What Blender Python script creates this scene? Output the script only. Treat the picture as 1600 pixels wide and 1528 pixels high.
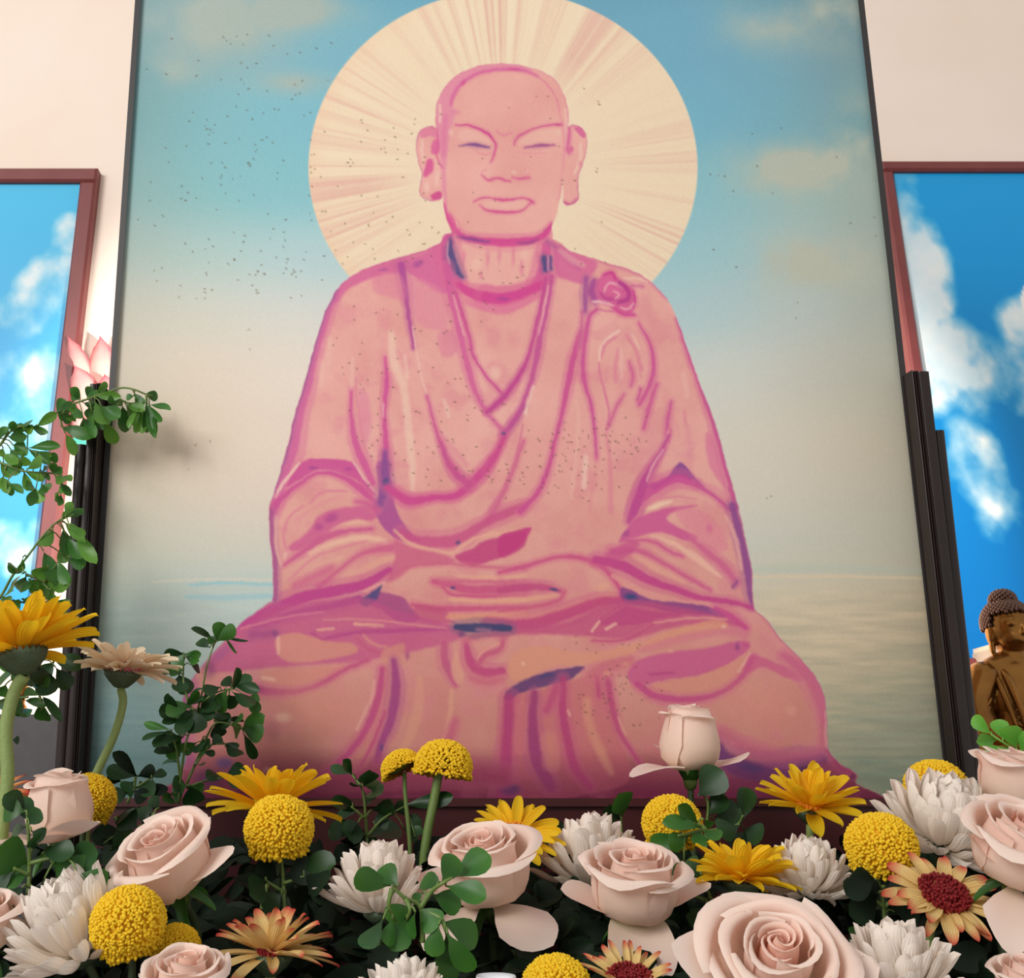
import bpy, math, random
import numpy as np
from mathutils import Vector, Matrix

for _o in list(bpy.data.objects):
    bpy.data.objects.remove(_o, do_unlink=True)
scene = bpy.context.scene
COL = scene.collection

# ------------------------------------------------------------------ camera
FPX, PX0, PY0 = 1600.0, 684.0, 764.0          # focal length and optical axis in picture units
PITCH = math.radians(17.0)
CAM = Vector((0.0, 0.0, 1.30))
cam_data = bpy.data.cameras.new('camera')
cam_data.lens = 36.0 * FPX / 1600.0
cam_data.sensor_width = 36.0
cam_data.sensor_fit = 'HORIZONTAL'
cam_data.shift_x = (800.0 - PX0) / 1600.0
cam_data.shift_y = (PY0 - 764.0) / 1600.0
cam_data.clip_start = 0.01
cam = bpy.data.objects.new('camera', cam_data)
COL.objects.link(cam)
cam.location = CAM
cam.rotation_euler = (math.pi / 2 + PITCH, 0, 0)
scene.camera = cam

# ------------------------------------------------------------------ light of the hall
world = bpy.data.worlds.new('hall_daylight')
scene.world = world
world.use_nodes = True
bg = world.node_tree.nodes['Background']
bg.inputs['Color'].default_value = (1.0, 0.97, 0.94, 1)
bg.inputs['Strength'].default_value = 0.58

def area_light(name, loc, target, size, power, color=(1, 1, 1), size_y=None):
    ld = bpy.data.lights.new(name, 'AREA')
    ld.energy = power
    ld.color = color
    ld.size = size
    if size_y:
        ld.shape = 'RECTANGLE'
        ld.size_y = size_y
    o = bpy.data.objects.new(name, ld)
    COL.objects.link(o)
    o.location = loc
    o.rotation_euler = (Vector(target) - Vector(loc)).to_track_quat('-Z', 'Y').to_euler()
    return o

# tall window of the hall, to the left and behind the viewer
area_light('window_light', (-1.9, -1.5, 2.75), (0.0, 0.9, 1.55), 1.4, 66, (1.0, 0.985, 0.96), 1.4)
# added spot, unseen behind the picture, to brighten the back wall
sd = bpy.data.lights.new('added_wall_spot', 'SPOT')
sd.energy = 60
sd.color = (1.0, 0.95, 0.88)
sd.spot_size = math.radians(116)
sd.spot_blend = 0.10
sd.shadow_soft_size = 0.03
so = bpy.data.objects.new('added_wall_spot', sd)
COL.objects.link(so)
so.location = (0.08, 0.98, 1.62)
so.rotation_euler = (Vector((0.08, 1.6, 1.62)) - Vector(so.location)).to_track_quat('-Z', 'Y').to_euler()

scene.view_settings.view_transform = 'Standard'
scene.view_settings.look = 'None'
scene.view_settings.gamma = 1.0
scene.view_settings.use_curve_mapping = False
scene.view_settings.exposure = 0.0

# ------------------------------------------------------------------ helpers
_F = Vector((0, math.cos(PITCH), math.sin(PITCH)))
_U = Vector((0, -math.sin(PITCH), math.cos(PITCH)))

def ray(x, y):
    return _F + Vector((1, 0, 0)) * ((x - PX0) / FPX) + _U * ((PY0 - y) / FPX)

def P(x, y, d):
    """point of the place seen at picture position x, y, at d metres from the viewer along the floor"""
    r = ray(x, y)
    return CAM + r * (d / r.y)

def on_plane(x, y, p0, n):
    r = ray(x, y)
    return CAM + r * ((p0 - CAM).dot(n) / r.dot(n))

def scale_at(p):
    """picture units per metre at a point"""
    return FPX / (p - CAM).dot(_F)

def lin(c):
    out = []
    for v in c[:3]:
        v = v / 255.0
        out.append(v / 12.92 if v <= 0.04045 else ((v + 0.055) / 1.055) ** 2.4)
    return tuple(out)

def lin4(c):
    return lin(c) + (1.0,)

def new_mesh(name, verts, faces, smooth=True, uvs=None):
    me = bpy.data.meshes.new(name)
    me.from_pydata([tuple(v) for v in verts], [], faces)
    if smooth:
        me.polygons.foreach_set('use_smooth', [True] * len(me.polygons))
    if uvs is not None:
        ul = me.uv_layers.new(name='UVMap')
        li = np.zeros(len(me.loops), dtype=np.int32)
        me.loops.foreach_get('vertex_index', li)
        arr = np.asarray(uvs, dtype=np.float32)[li]
        ul.data.foreach_set('uv', arr.ravel())
    me.update()
    return me

def obj(name, me, mat=None, parent=None, matrix=None):
    o = bpy.data.objects.new(name, me)
    COL.objects.link(o)
    if mat is not None and me is not None and len(me.materials) == 0:
        me.materials.append(mat)
    if parent is not None:
        o.parent = parent
    if matrix is not None:
        o.matrix_local = matrix
    return o

def tag(o, label=None, category=None, group=None, kind=None):
    if label: o['label'] = label
    if category: o['category'] = category
    if group: o['group'] = group
    if kind: o['kind'] = kind
    return o

def empty(name, matrix, label=None, category=None, group=None):
    o = bpy.data.objects.new(name, None)
    COL.objects.link(o)
    o.empty_display_size = 0.02
    o.matrix_world = matrix
    o.matrix_local = matrix
    return tag(o, label, category, group)

class MB:
    """collects verts and faces of one mesh"""
    def __init__(self):
        self.v, self.f = [], []
    def add(self, verts, faces):
        b = len(self.v)
        self.v += [tuple(v) for v in verts]
        self.f += [tuple(i + b for i in f) for f in faces]
        return self
    def box(self, c, s, M=None):
        cx, cy, cz = c
        sx, sy, sz = s[0] / 2, s[1] / 2, s[2] / 2
        vs = [Vector((cx + a * sx, cy + b * sy, cz + d * sz)) for a in (-1, 1) for b in (-1, 1) for d in (-1, 1)]
        if M is not None:
            vs = [M @ v for v in vs]
        return self.add(vs, [(0, 1, 3, 2), (4, 6, 7, 5), (0, 4, 5, 1), (2, 3, 7, 6), (0, 2, 6, 4), (1, 5, 7, 3)])
    def tube(self, pts, radii, n=8, cap=True):
        pts = [Vector(p) for p in pts]
        if not isinstance(radii, (list, tuple)):
            radii = [radii] * len(pts)
        vs, fs = [], []
        up = Vector((0.13, 0.31, 0.94))
        prev = None
        for i, p in enumerate(pts):
            t = (pts[min(i + 1, len(pts) - 1)] - pts[max(i - 1, 0)])
            t = t.normalized() if t.length > 1e-9 else Vector((0, 0, 1))
            a = (prev if prev is not None else (up if abs(t.dot(up)) < 0.95 else Vector((1, 0, 0))))
            a = (a - t * a.dot(t)).normalized()
            prev = a
            b = t.cross(a)
            for k in range(n):
                an = 2 * math.pi * k / n
                vs.append(p + (a * math.cos(an) + b * math.sin(an)) * radii[i])
        m = len(pts)
        for i in range(m - 1):
            for k in range(n):
                k2 = (k + 1) % n
                fs.append((i * n + k, i * n + k2, (i + 1) * n + k2, (i + 1) * n + k))
        if cap:
            fs.append(tuple(range(n - 1, -1, -1)))
            fs.append(tuple(range((m - 1) * n, m * n)))
        return self.add(vs, fs)
    def lathe(self, prof, n=32, M=None):
        vs, fs = [], []
        for r, z in prof:
            for k in range(n):
                an = 2 * math.pi * k / n
                v = Vector((r * math.cos(an), r * math.sin(an), z))
                vs.append(M @ v if M is not None else v)
        for i in range(len(prof) - 1):
            for k in range(n):
                k2 = (k + 1) % n
                fs.append((i * n + k, i * n + k2, (i + 1) * n + k2, (i + 1) * n + k))
        return self.add(vs, fs)
    def sphere(self, c, r, nu=12, nv=8, M=None):
        c = Vector(c)
        rr = r if isinstance(r, (tuple, list)) else (r, r, r)
        vs, fs = [], []
        for j in range(nv + 1):
            th = math.pi * j / nv
            for i in range(nu):
                ph = 2 * math.pi * i / nu
                v = Vector((rr[0] * math.sin(th) * math.cos(ph), rr[1] * math.sin(th) * math.sin(ph), rr[2] * math.cos(th)))
                v = (M @ v if M is not None else v) + c
                vs.append(v)
        for j in range(nv):
            for i in range(nu):
                i2 = (i + 1) % nu
                fs.append((j * nu + i, (j + 1) * nu + i, (j + 1) * nu + i2, j * nu + i2))
        return self.add(vs, fs)
    def mesh(self, name, smooth=True):
        return new_mesh(name, self.v, self.f, smooth)

def bez(pts, n):
    """smooth curve through points (Catmull-Rom), n samples"""
    p = [Vector(q) for q in pts]
    if len(p) == 2:
        return [p[0].lerp(p[1], i / (n - 1)) for i in range(n)]
    p = [p[0] * 2 - p[1]] + p + [p[-1] * 2 - p[-2]]
    segs = len(p) - 3
    out = []
    for i in range(n):
        u = i / (n - 1) * segs
        k = min(int(u), segs - 1)
        t = u - k
        a, b, c, d = p[k], p[k + 1], p[k + 2], p[k + 3]
        out.append(0.5 * ((2 * b) + (c - a) * t + (2 * a - 5 * b + 4 * c - d) * t * t + (3 * b - a - 3 * c + d) * t ** 3))
    return out

# ------------------------------------------------------------------ materials
def mat_plain(name, col, rough=0.5, metal=0.0, spec=0.5, noise=0.0, nscale=30.0, col2=None, bump=0.0, bscale=80.0, coat=0.0):
    m = bpy.data.materials.new(name)
    m.use_nodes = True
    nt = m.node_tree
    b = nt.nodes['Principled BSDF']
    b.inputs['Roughness'].default_value = rough
    b.inputs['Metallic'].default_value = metal
    b.inputs['Specular IOR Level'].default_value = spec
    b.inputs['Coat Weight'].default_value = coat
    b.inputs['Base Color'].default_value = lin4(col)
    if noise > 0 or bump > 0:
        tc = nt.nodes.new('ShaderNodeTexCoord')
        if noise > 0:
            n = nt.nodes.new('ShaderNodeTexNoise')
            n.inputs['Scale'].default_value = nscale
            n.inputs['Detail'].default_value = 5
            nt.links.new(tc.outputs['Object'], n.inputs['Vector'])
            r = nt.nodes.new('ShaderNodeValToRGB')
            r.color_ramp.elements[0].position = 0.5 - 0.5 * noise
            r.color_ramp.elements[1].position = 0.5 + 0.5 * noise
            r.color_ramp.elements[0].color = lin4(col)
            r.color_ramp.elements[1].color = lin4(col2 or tuple(min(255, c * 1.12) for c in col))
            nt.links.new(n.outputs['Fac'], r.inputs['Fac'])
            nt.links.new(r.outputs['Color'], b.inputs['Base Color'])
        if bump > 0:
            n2 = nt.nodes.new('ShaderNodeTexNoise')
            n2.inputs['Scale'].default_value = bscale
            n2.inputs['Detail'].default_value = 4
            nt.links.new(tc.outputs['Object'], n2.inputs['Vector'])
            bp = nt.nodes.new('ShaderNodeBump')
            bp.inputs['Strength'].default_value = bump
            bp.inputs['Distance'].default_value = 0.002
            nt.links.new(n2.outputs['Fac'], bp.inputs['Height'])
            nt.links.new(bp.outputs['Normal'], b.inputs['Normal'])
    return m

def mat_petal(name, stops, trans=0.3, rough=0.55, spec=0.25, vary=0.06, axis='Y', veins=0.0):
    """petal or leaf: colour runs along the blade (UV), some light passes through"""
    m = bpy.data.materials.new(name)
    m.use_nodes = True
    nt = m.node_tree
    L = nt.links.new
    b = nt.nodes['Principled BSDF']
    b.inputs['Roughness'].default_value = rough
    b.inputs['Specular IOR Level'].default_value = spec
    uv = nt.nodes.new('ShaderNodeUVMap')
    sep = nt.nodes.new('ShaderNodeSeparateXYZ')
    L(uv.outputs['UV'], sep.inputs['Vector'])
    tc = nt.nodes.new('ShaderNodeTexCoord')
    nz = nt.nodes.new('ShaderNodeTexNoise')
    nz.inputs['Scale'].default_value = 55
    nz.inputs['Detail'].default_value = 3
    oi = nt.nodes.new('ShaderNodeObjectInfo')
    va = nt.nodes.new('ShaderNodeVectorMath'); va.operation = 'ADD'
    L(tc.outputs['Object'], va.inputs[0]); L(oi.outputs['Random'], va.inputs[1])
    L(va.outputs['Vector'], nz.inputs['Vector'])
    mm = nt.nodes.new('ShaderNodeMath'); mm.operation = 'MULTIPLY_ADD'
    L(nz.outputs['Fac'], mm.inputs[0]); mm.inputs[1].default_value = 0.16
    sb = nt.nodes.new('ShaderNodeMath'); sb.operation = 'SUBTRACT'
    L(sep.outputs[axis], sb.inputs[0]); sb.inputs[1].default_value = 0.08
    L(sb.outputs[0], mm.inputs[2])
    r = nt.nodes.new('ShaderNodeValToRGB')
    el = r.color_ramp.elements
    while len(el) < len(stops):
        el.new(0.5)
    for e, (p, c) in zip(el, stops):
        e.position = p
        e.color = lin4(c)
    L(mm.outputs[0], r.inputs['Fac'])
    hsv = nt.nodes.new('ShaderNodeHueSaturation')
    mv = nt.nodes.new('ShaderNodeMath'); mv.operation = 'MULTIPLY_ADD'
    L(oi.outputs['Random'], mv.inputs[0]); mv.inputs[1].default_value = 2 * vary; mv.inputs[2].default_value = 1 - vary
    L(mv.outputs[0], hsv.inputs['Value'])
    L(r.outputs['Color'], hsv.inputs['Color'])
    col_out = hsv.outputs['Color']
    L(col_out, b.inputs['Base Color'])
    if veins > 0:
        w = nt.nodes.new('ShaderNodeMath'); w.operation = 'MULTIPLY'
        L(sep.outputs['X'], w.inputs[0]); w.inputs[1].default_value = 40.0
        sn = nt.nodes.new('ShaderNodeMath'); sn.operation = 'SINE'
        L(w.outputs[0], sn.inputs[0])
        bp = nt.nodes.new('ShaderNodeBump')
        bp.inputs['Strength'].default_value = veins
        bp.inputs['Distance'].default_value = 0.0006
        L(sn.outputs[0], bp.inputs['Height'])
        L(bp.outputs['Normal'], b.inputs['Normal'])
    tr = nt.nodes.new('ShaderNodeBsdfTranslucent')
    L(col_out, tr.inputs['Color'])
    mx = nt.nodes.new('ShaderNodeMixShader')
    mx.inputs['Fac'].default_value = trans
    out = nt.nodes['Material Output']
    L(b.outputs['BSDF'], mx.inputs[1]); L(tr.outputs['BSDF'], mx.inputs[2])
    L(mx.outputs['Shader'], out.inputs['Surface'])
    return m

def mat_print(name, rough=0.55, spec=0.3, weave=0.0):
    m = bpy.data.materials.new(name)
    m.use_nodes = True
    nt = m.node_tree
    b = nt.nodes['Principled BSDF']
    b.inputs['Roughness'].default_value = rough
    b.inputs['Specular IOR Level'].default_value = spec
    a = nt.nodes.new('ShaderNodeVertexColor')
    a.layer_name = 'print'
    if weave > 0:
        tc = nt.nodes.new('ShaderNodeTexCoord')
        n = nt.nodes.new('ShaderNodeTexNoise')
        n.inputs['Scale'].default_value = 900
        n.inputs['Detail'].default_value = 2
        nt.links.new(tc.outputs['Object'], n.inputs['Vector'])
        mp = nt.nodes.new('ShaderNodeMapRange')
        mp.inputs['To Min'].default_value = 1 - weave
        mp.inputs['To Max'].default_value = 1 + weave
        nt.links.new(n.outputs['Fac'], mp.inputs['Value'])
        mul = nt.nodes.new('ShaderNodeVectorMath'); mul.operation = 'SCALE'
        nt.links.new(a.outputs['Color'], mul.inputs[0])
        nt.links.new(mp.outputs['Result'], mul.inputs['Scale'])
        nt.links.new(mul.outputs['Vector'], b.inputs['Base Color'])
    else:
        nt.links.new(a.outputs['Color'], b.inputs['Base Color'])
    return m
# ------------------------------------------------------------------ flat print of the large picture (colours only)
rng = np.random.default_rng(7)

def vnoise(h, w, cell, seed=0, octaves=3):
    r = np.random.default_rng(seed)
    out = np.zeros((h, w), np.float32)
    amp, tot = 1.0, 0.0
    for o in range(octaves):
        c = cell / (2 ** o)
        cy, cx = (c if not isinstance(c, tuple) else c), c
        gh, gw = int(h / cy) + 3, int(w / cx) + 3
        g = r.random((gh, gw)).astype(np.float32)
        yy = np.arange(h) / cy
        xx = np.arange(w) / cx
        y0 = yy.astype(int); x0 = xx.astype(int)
        fy = (yy - y0)[:, None]; fx = (xx - x0)[None, :]
        fy = fy * fy * (3 - 2 * fy); fx = fx * fx * (3 - 2 * fx)
        a = g[y0][:, x0]; b = g[y0][:, x0 + 1]; c2 = g[y0 + 1][:, x0]; d = g[y0 + 1][:, x0 + 1]
        out += amp * ((a * (1 - fx) + b * fx) * (1 - fy) + (c2 * (1 - fx) + d * fx) * fy)
        tot += amp
        amp *= 0.5
    return out / tot

def catmull(pts, closed=False, step=3.0):
    p = np.asarray(pts, float)
    if len(p) < 3 and not closed:
        return p
    if closed:
        p = np.vstack([p[-1], p, p[0], p[1]])
    else:
        p = np.vstack([2 * p[0] - p[1], p, 2 * p[-1] - p[-2]])
    out = []
    for i in range(1, len(p) - 2):
        a, b, c, d = p[i - 1], p[i], p[i + 1], p[i + 2]
        n = max(2, int(np.hypot(*(c - b)) / step))
        t = (np.arange(n) / n)[:, None]
        out.append(0.5 * (2 * b + (c - a) * t + (2 * a - 5 * b + 4 * c - d) * t ** 2 + (3 * b - a - 3 * c + d) * t ** 3))
    if not closed:
        out.append(p[-2][None])
    return np.vstack(out)

class Canvas:
    def __init__(self, x0, y0, w, h):
        self.x0, self.y0, self.w, self.h = x0, y0, w, h
        self.img = np.zeros((h, w, 3), np.float32)
        n = vnoise(h, w, 9, 11, 2); n2 = vnoise(h, w, 9, 12, 2)
        self.wx = (n - 0.5) * 2.3
        self.wy = (n2 - 0.5) * 2.3
        self.mask = None
    def win(self, xa, ya, xb, yb, pad):
        i0 = int(max(0, math.floor(xa - self.x0 - pad))); i1 = int(min(self.w, math.ceil(xb - self.x0 + pad)))
        j0 = int(max(0, math.floor(ya - self.y0 - pad))); j1 = int(min(self.h, math.ceil(yb - self.y0 + pad)))
        if i1 <= i0 or j1 <= j0:
            return None
        X, Y = np.meshgrid(np.arange(i0, i1) + self.x0, np.arange(j0, j1) + self.y0)
        X = X + self.wx[j0:j1, i0:i1]; Y = Y + self.wy[j0:j1, i0:i1]
        return (slice(j0, j1), slice(i0, i1)), X, Y
    def blend(self, sl, a, col):
        if self.mask is not None:
            a = a * self.mask[sl]
        self.img[sl] = self.img[sl] * (1 - a[..., None]) + np.asarray(col, np.float32) * a[..., None]
    def stroke(self, pts, w, col, a=1.0, soft=1.5, taper=0.35):
        c = catmull(pts)
        ws = w if isinstance(w, (list, tuple)) else None
        m = (max(w) if ws else w) * 0.5 + soft + 2
        r = self.win(c[:, 0].min(), c[:, 1].min(), c[:, 0].max(), c[:, 1].max(), m)
        if r is None:
            return
        sl, X, Y = r
        best = np.full(X.shape, -9.0, np.float32)
        n = len(c)
        for i in range(n - 1):
            A, B = c[i], c[i + 1]
            t0 = i / (n - 1)
            if ws:
                hw = np.interp(t0, np.linspace(0, 1, len(ws)), ws) * 0.5
            else:
                hw = 0.5 * w * (1 - taper + taper * math.sin(math.pi * min(1, max(0, t0 * 0.96 + 0.02))) ** 0.6)
            xa, xb = sorted((A[0], B[0])); ya, yb = sorted((A[1], B[1]))
            mm = hw + soft + 4
            ii0 = max(0, int(xa - mm - (sl[1].start + self.x0))); ii1 = int(xb + mm + 2 - (sl[1].start + self.x0))
            jj0 = max(0, int(ya - mm - (sl[0].start + self.y0))); jj1 = int(yb + mm + 2 - (sl[0].start + self.y0))
            if ii1 <= 0 or jj1 <= 0:
                continue
            x = X[jj0:jj1, ii0:ii1]; y = Y[jj0:jj1, ii0:ii1]
            if x.size == 0:
                continue
            d = B - A
            L2 = max(1e-6, d @ d)
            t = np.clip(((x - A[0]) * d[0] + (y - A[1]) * d[1]) / L2, 0, 1)
            dist = np.hypot(x - A[0] - t * d[0], y - A[1] - t * d[1])
            v = hw - dist
            bb = best[jj0:jj1, ii0:ii1]
            np.maximum(bb, v, out=bb)
        al = np.clip(best / soft + 0.5, 0, 1) * a
        self.blend(sl, al, col)
    def poly(self, pts, col, a=1.0, soft=2.0, smooth=True):
        c = catmull(pts, True, 6.0) if smooth else np.asarray(pts, float)
        r = self.win(c[:, 0].min(), c[:, 1].min(), c[:, 0].max(), c[:, 1].max(), soft + 2)
        if r is None:
            return
        sl, X, Y = r
        inside = np.zeros(X.shape, bool)
        dist = np.full(X.shape, 1e9, np.float32)
        n = len(c)
        for i in range(n):
            A, B = c[i], c[(i + 1) % n]
            cond = (A[1] > Y) != (B[1] > Y)
            with np.errstate(divide='ignore', invalid='ignore'):
                xi = (B[0] - A[0]) * (Y - A[1]) / (B[1] - A[1] + 1e-12) + A[0]
            inside ^= cond & (X < xi)
            d = B - A
            L2 = max(1e-6, d @ d)
            t = np.clip(((X - A[0]) * d[0] + (Y - A[1]) * d[1]) / L2, 0, 1)
            np.minimum(dist, (X - A[0] - t * d[0]) ** 2 + (Y - A[1] - t * d[1]) ** 2, out=dist)
        dist = np.sqrt(dist)
        sd = np.where(inside, dist, -dist)
        al = np.clip(sd / soft + 0.5, 0, 1)
        if soft > 6:
            al = al * al * (3 - 2 * al)
        self.blend(sl, al * a, col)
        return sl, al
    def blob(self, cx, cy, rx, ry, col, a=1.0, rot=0.0, hard=0.3):
        m = max(rx, ry)
        r = self.win(cx - m, cy - m, cx + m, cy + m, 3)
        if r is None:
            return
        sl, X, Y = r
        cs, sn = math.cos(math.radians(rot)), math.sin(math.radians(rot))
        u = ((X - cx) * cs + (Y - cy) * sn) / rx
        v = (-(X - cx) * sn + (Y - cy) * cs) / ry
        q = np.sqrt(u * u + v * v)
        al = np.clip((1 - q) / (1 - hard), 0, 1)
        al = al * al * (3 - 2 * al)
        self.blend(sl, al * a, col)

CROPS = {'O': (0, 0, 1.0), 'A': (620, 80, 4.706), 'B': (400, 360, 3.473), 'C': (760, 360, 3.473), 'D': (380, 680, 3.636),
         'E': (780, 680, 3.636), 'F': (260, 930, 2.857), 'G': (760, 930, 2.667)}

def paint_picture():
    cv = Canvas(90, -90, 1440, 1360)
    H, W = cv.h, cv.w
    X, Y = np.meshgrid(np.arange(W) + cv.x0, np.arange(H) + cv.y0)
    X = X.astype(np.float32); Y = Y.astype(np.float32)
    # sky and sea: smooth field of colours, light falloff at bottom and corners painted in
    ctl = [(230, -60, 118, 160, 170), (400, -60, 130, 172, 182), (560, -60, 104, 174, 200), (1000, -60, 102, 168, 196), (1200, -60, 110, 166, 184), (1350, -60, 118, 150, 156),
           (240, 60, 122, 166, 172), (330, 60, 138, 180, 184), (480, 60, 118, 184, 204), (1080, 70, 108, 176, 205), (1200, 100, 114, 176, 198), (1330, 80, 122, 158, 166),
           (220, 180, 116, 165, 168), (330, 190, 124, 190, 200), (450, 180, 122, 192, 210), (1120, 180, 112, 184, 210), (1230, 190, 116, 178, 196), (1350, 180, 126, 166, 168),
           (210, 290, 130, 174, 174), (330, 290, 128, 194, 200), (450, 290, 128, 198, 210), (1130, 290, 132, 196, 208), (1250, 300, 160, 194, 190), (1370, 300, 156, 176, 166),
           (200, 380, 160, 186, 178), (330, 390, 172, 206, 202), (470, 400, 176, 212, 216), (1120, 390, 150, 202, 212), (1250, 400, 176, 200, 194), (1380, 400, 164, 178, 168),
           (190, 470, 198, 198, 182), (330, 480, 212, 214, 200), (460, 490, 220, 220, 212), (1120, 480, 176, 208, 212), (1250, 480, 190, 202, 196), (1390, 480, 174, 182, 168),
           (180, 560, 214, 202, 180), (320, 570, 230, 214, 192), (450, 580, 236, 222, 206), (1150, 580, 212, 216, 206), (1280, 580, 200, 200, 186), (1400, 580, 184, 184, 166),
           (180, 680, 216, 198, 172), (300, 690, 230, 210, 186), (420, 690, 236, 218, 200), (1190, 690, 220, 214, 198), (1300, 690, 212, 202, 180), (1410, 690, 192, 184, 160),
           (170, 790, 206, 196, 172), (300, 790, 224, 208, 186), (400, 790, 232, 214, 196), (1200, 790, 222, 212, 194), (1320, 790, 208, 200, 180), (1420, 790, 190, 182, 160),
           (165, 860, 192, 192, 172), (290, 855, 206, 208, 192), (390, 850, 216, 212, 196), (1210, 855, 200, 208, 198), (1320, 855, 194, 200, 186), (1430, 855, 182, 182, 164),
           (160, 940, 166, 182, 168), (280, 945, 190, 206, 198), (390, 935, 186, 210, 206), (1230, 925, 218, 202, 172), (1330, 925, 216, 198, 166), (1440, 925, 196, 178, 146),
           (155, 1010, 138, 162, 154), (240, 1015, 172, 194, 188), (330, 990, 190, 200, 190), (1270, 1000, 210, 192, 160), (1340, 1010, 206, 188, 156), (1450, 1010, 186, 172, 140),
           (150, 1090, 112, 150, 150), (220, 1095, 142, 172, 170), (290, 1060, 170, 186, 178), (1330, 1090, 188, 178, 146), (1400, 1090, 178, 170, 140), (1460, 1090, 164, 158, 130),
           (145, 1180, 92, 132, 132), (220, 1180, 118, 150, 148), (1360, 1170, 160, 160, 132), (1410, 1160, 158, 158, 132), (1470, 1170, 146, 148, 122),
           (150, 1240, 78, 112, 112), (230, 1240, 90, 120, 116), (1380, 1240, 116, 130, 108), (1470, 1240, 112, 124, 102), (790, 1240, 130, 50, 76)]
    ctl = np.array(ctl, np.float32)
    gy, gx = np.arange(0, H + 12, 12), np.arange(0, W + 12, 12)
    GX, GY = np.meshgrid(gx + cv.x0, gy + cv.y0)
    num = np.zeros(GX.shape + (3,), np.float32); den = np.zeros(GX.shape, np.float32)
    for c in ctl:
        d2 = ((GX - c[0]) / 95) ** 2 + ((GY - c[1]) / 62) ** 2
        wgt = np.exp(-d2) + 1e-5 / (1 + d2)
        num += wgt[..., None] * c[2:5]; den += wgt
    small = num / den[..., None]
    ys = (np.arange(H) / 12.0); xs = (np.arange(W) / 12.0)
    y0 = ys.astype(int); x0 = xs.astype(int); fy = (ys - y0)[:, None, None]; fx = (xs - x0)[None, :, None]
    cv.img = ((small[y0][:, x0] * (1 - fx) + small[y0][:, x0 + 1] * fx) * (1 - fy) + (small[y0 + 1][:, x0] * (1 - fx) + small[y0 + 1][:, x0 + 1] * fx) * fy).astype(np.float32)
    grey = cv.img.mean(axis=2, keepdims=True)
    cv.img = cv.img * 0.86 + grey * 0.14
    # soft clouds
    cl = vnoise(H, W, 120, 3, 5); cl2 = vnoise(H, W, 70, 4, 5)
    reg1 = np.exp(-(((X - 330) / 110) ** 2 + ((Y - 30) / 55) ** 2)) + 0.8 * np.exp(-(((X - 480) / 80) ** 2 + ((Y - 10) / 30) ** 2)) + 0.7 * np.exp(-(((X - 255) / 45) ** 2 + ((Y - 112) / 22) ** 2)) + 0.45 * np.exp(-(((X - 470) / 70) ** 2 + ((Y - 130) / 18) ** 2))
    a = np.clip(reg1 * (cl * 3.2 - 0.85), 0, 0.8)[..., None]
    cv.img = cv.img * (1 - a) + np.array((176, 184, 172), np.float32) * a
    reg2 = np.exp(-(((X - 1260) / 95) ** 2 + ((Y - 265) / 42) ** 2)) + np.exp(-(((X - 1345) / 40) ** 2 + ((Y - 215) / 50) ** 2)) + 0.8 * np.exp(-(((X - 1290) / 110) ** 2 + ((Y - 410) / 40) ** 2)) + 0.5 * np.exp(-(((X - 1250) / 110) ** 2 + ((Y - 40) / 40) ** 2)) + 0.6 * np.exp(-(((X - 1330) / 60) ** 2 + ((Y - 20) / 30) ** 2))
    a = np.clip(reg2 * (cl2 * 3.4 - 1.05), 0, 0.85)[..., None]
    cv.img = cv.img * (1 - a) + np.array((190, 192, 174), np.float32) * a
    # sea streaks
    st = vnoise(H, int(W / 9) + 2, 7, 21, 3)
    st = st[:, (np.arange(W) / 9).astype(int)]
    fade = np.clip((Y - 900) / 60, 0, 1) * np.where(X > 800, 1.0, 0.5)
    cv.img += ((st - 0.5) * 40 * fade)[..., None] * np.array((1.0, 0.7, 0.5), np.float32)
    cv.stroke([(295, 914), (350, 911), (440, 914)], 5, (150, 200, 212), 0.75, 3)
    cv.stroke([(290, 932), (350, 934), (440, 930)], 8, (150, 198, 210), 0.6, 6)
    cv.stroke([(240, 909), (330, 905), (430, 906)], 3, (230, 216, 196), 0.6, 3)
    cv.stroke([(1165, 901), (1300, 900), (1450, 904)], 4, (226, 206, 174), 0.7, 4)
    cv.stroke([(1180, 890), (1300, 888), (1440, 893)], 14, (176, 196, 184), 0.35, 10)
    for yy, aa in ((1098, .25), (1120, .3), (1145, .3), (1160, .25), (1188, .35), (1205, .35)):
        cv.stroke([(1300 + (yy % 7) * 6, yy), (1380, yy + 3), (1465, yy + 1)], 7, (130, 150, 134), aa, 7)
    # halo
    hx, hy, rx, ry = 786.0, 262.0, 304.0, 277.0
    u = (X - hx) / rx; v = (Y - hy) / ry
    q = np.sqrt(u * u + v * v)
    al = np.clip((1 - q) * 290 / 2.0 + 0.5, 0, 1)
    ang = np.degrees(np.arctan2(-v, u))                        # 90 is up
    nb = 900
    r1 = np.random.default_rng(5)
    def ringnoise(n, blur):
        z = r1.random(n); k = np.ones(blur) / blur
        return np.convolve(np.concatenate([z, z[:blur]]), k, 'same')[:n]
    prof = ringnoise(nb, 3) * 0.5 + ringnoise(nb, 9) * 0.8 + ringnoise(nb, 22) * 0.9
    prof = (prof - prof.mean()) / prof.std()
    idx = ((ang + 180) / 360 * nb)
    i0 = np.floor(idx).astype(int) % nb; i1 = (i0 + 1) % nb; ff = idx - np.floor(idx)
    ray_ = prof[i0] * (1 - ff) + prof[i1] * ff
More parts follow.
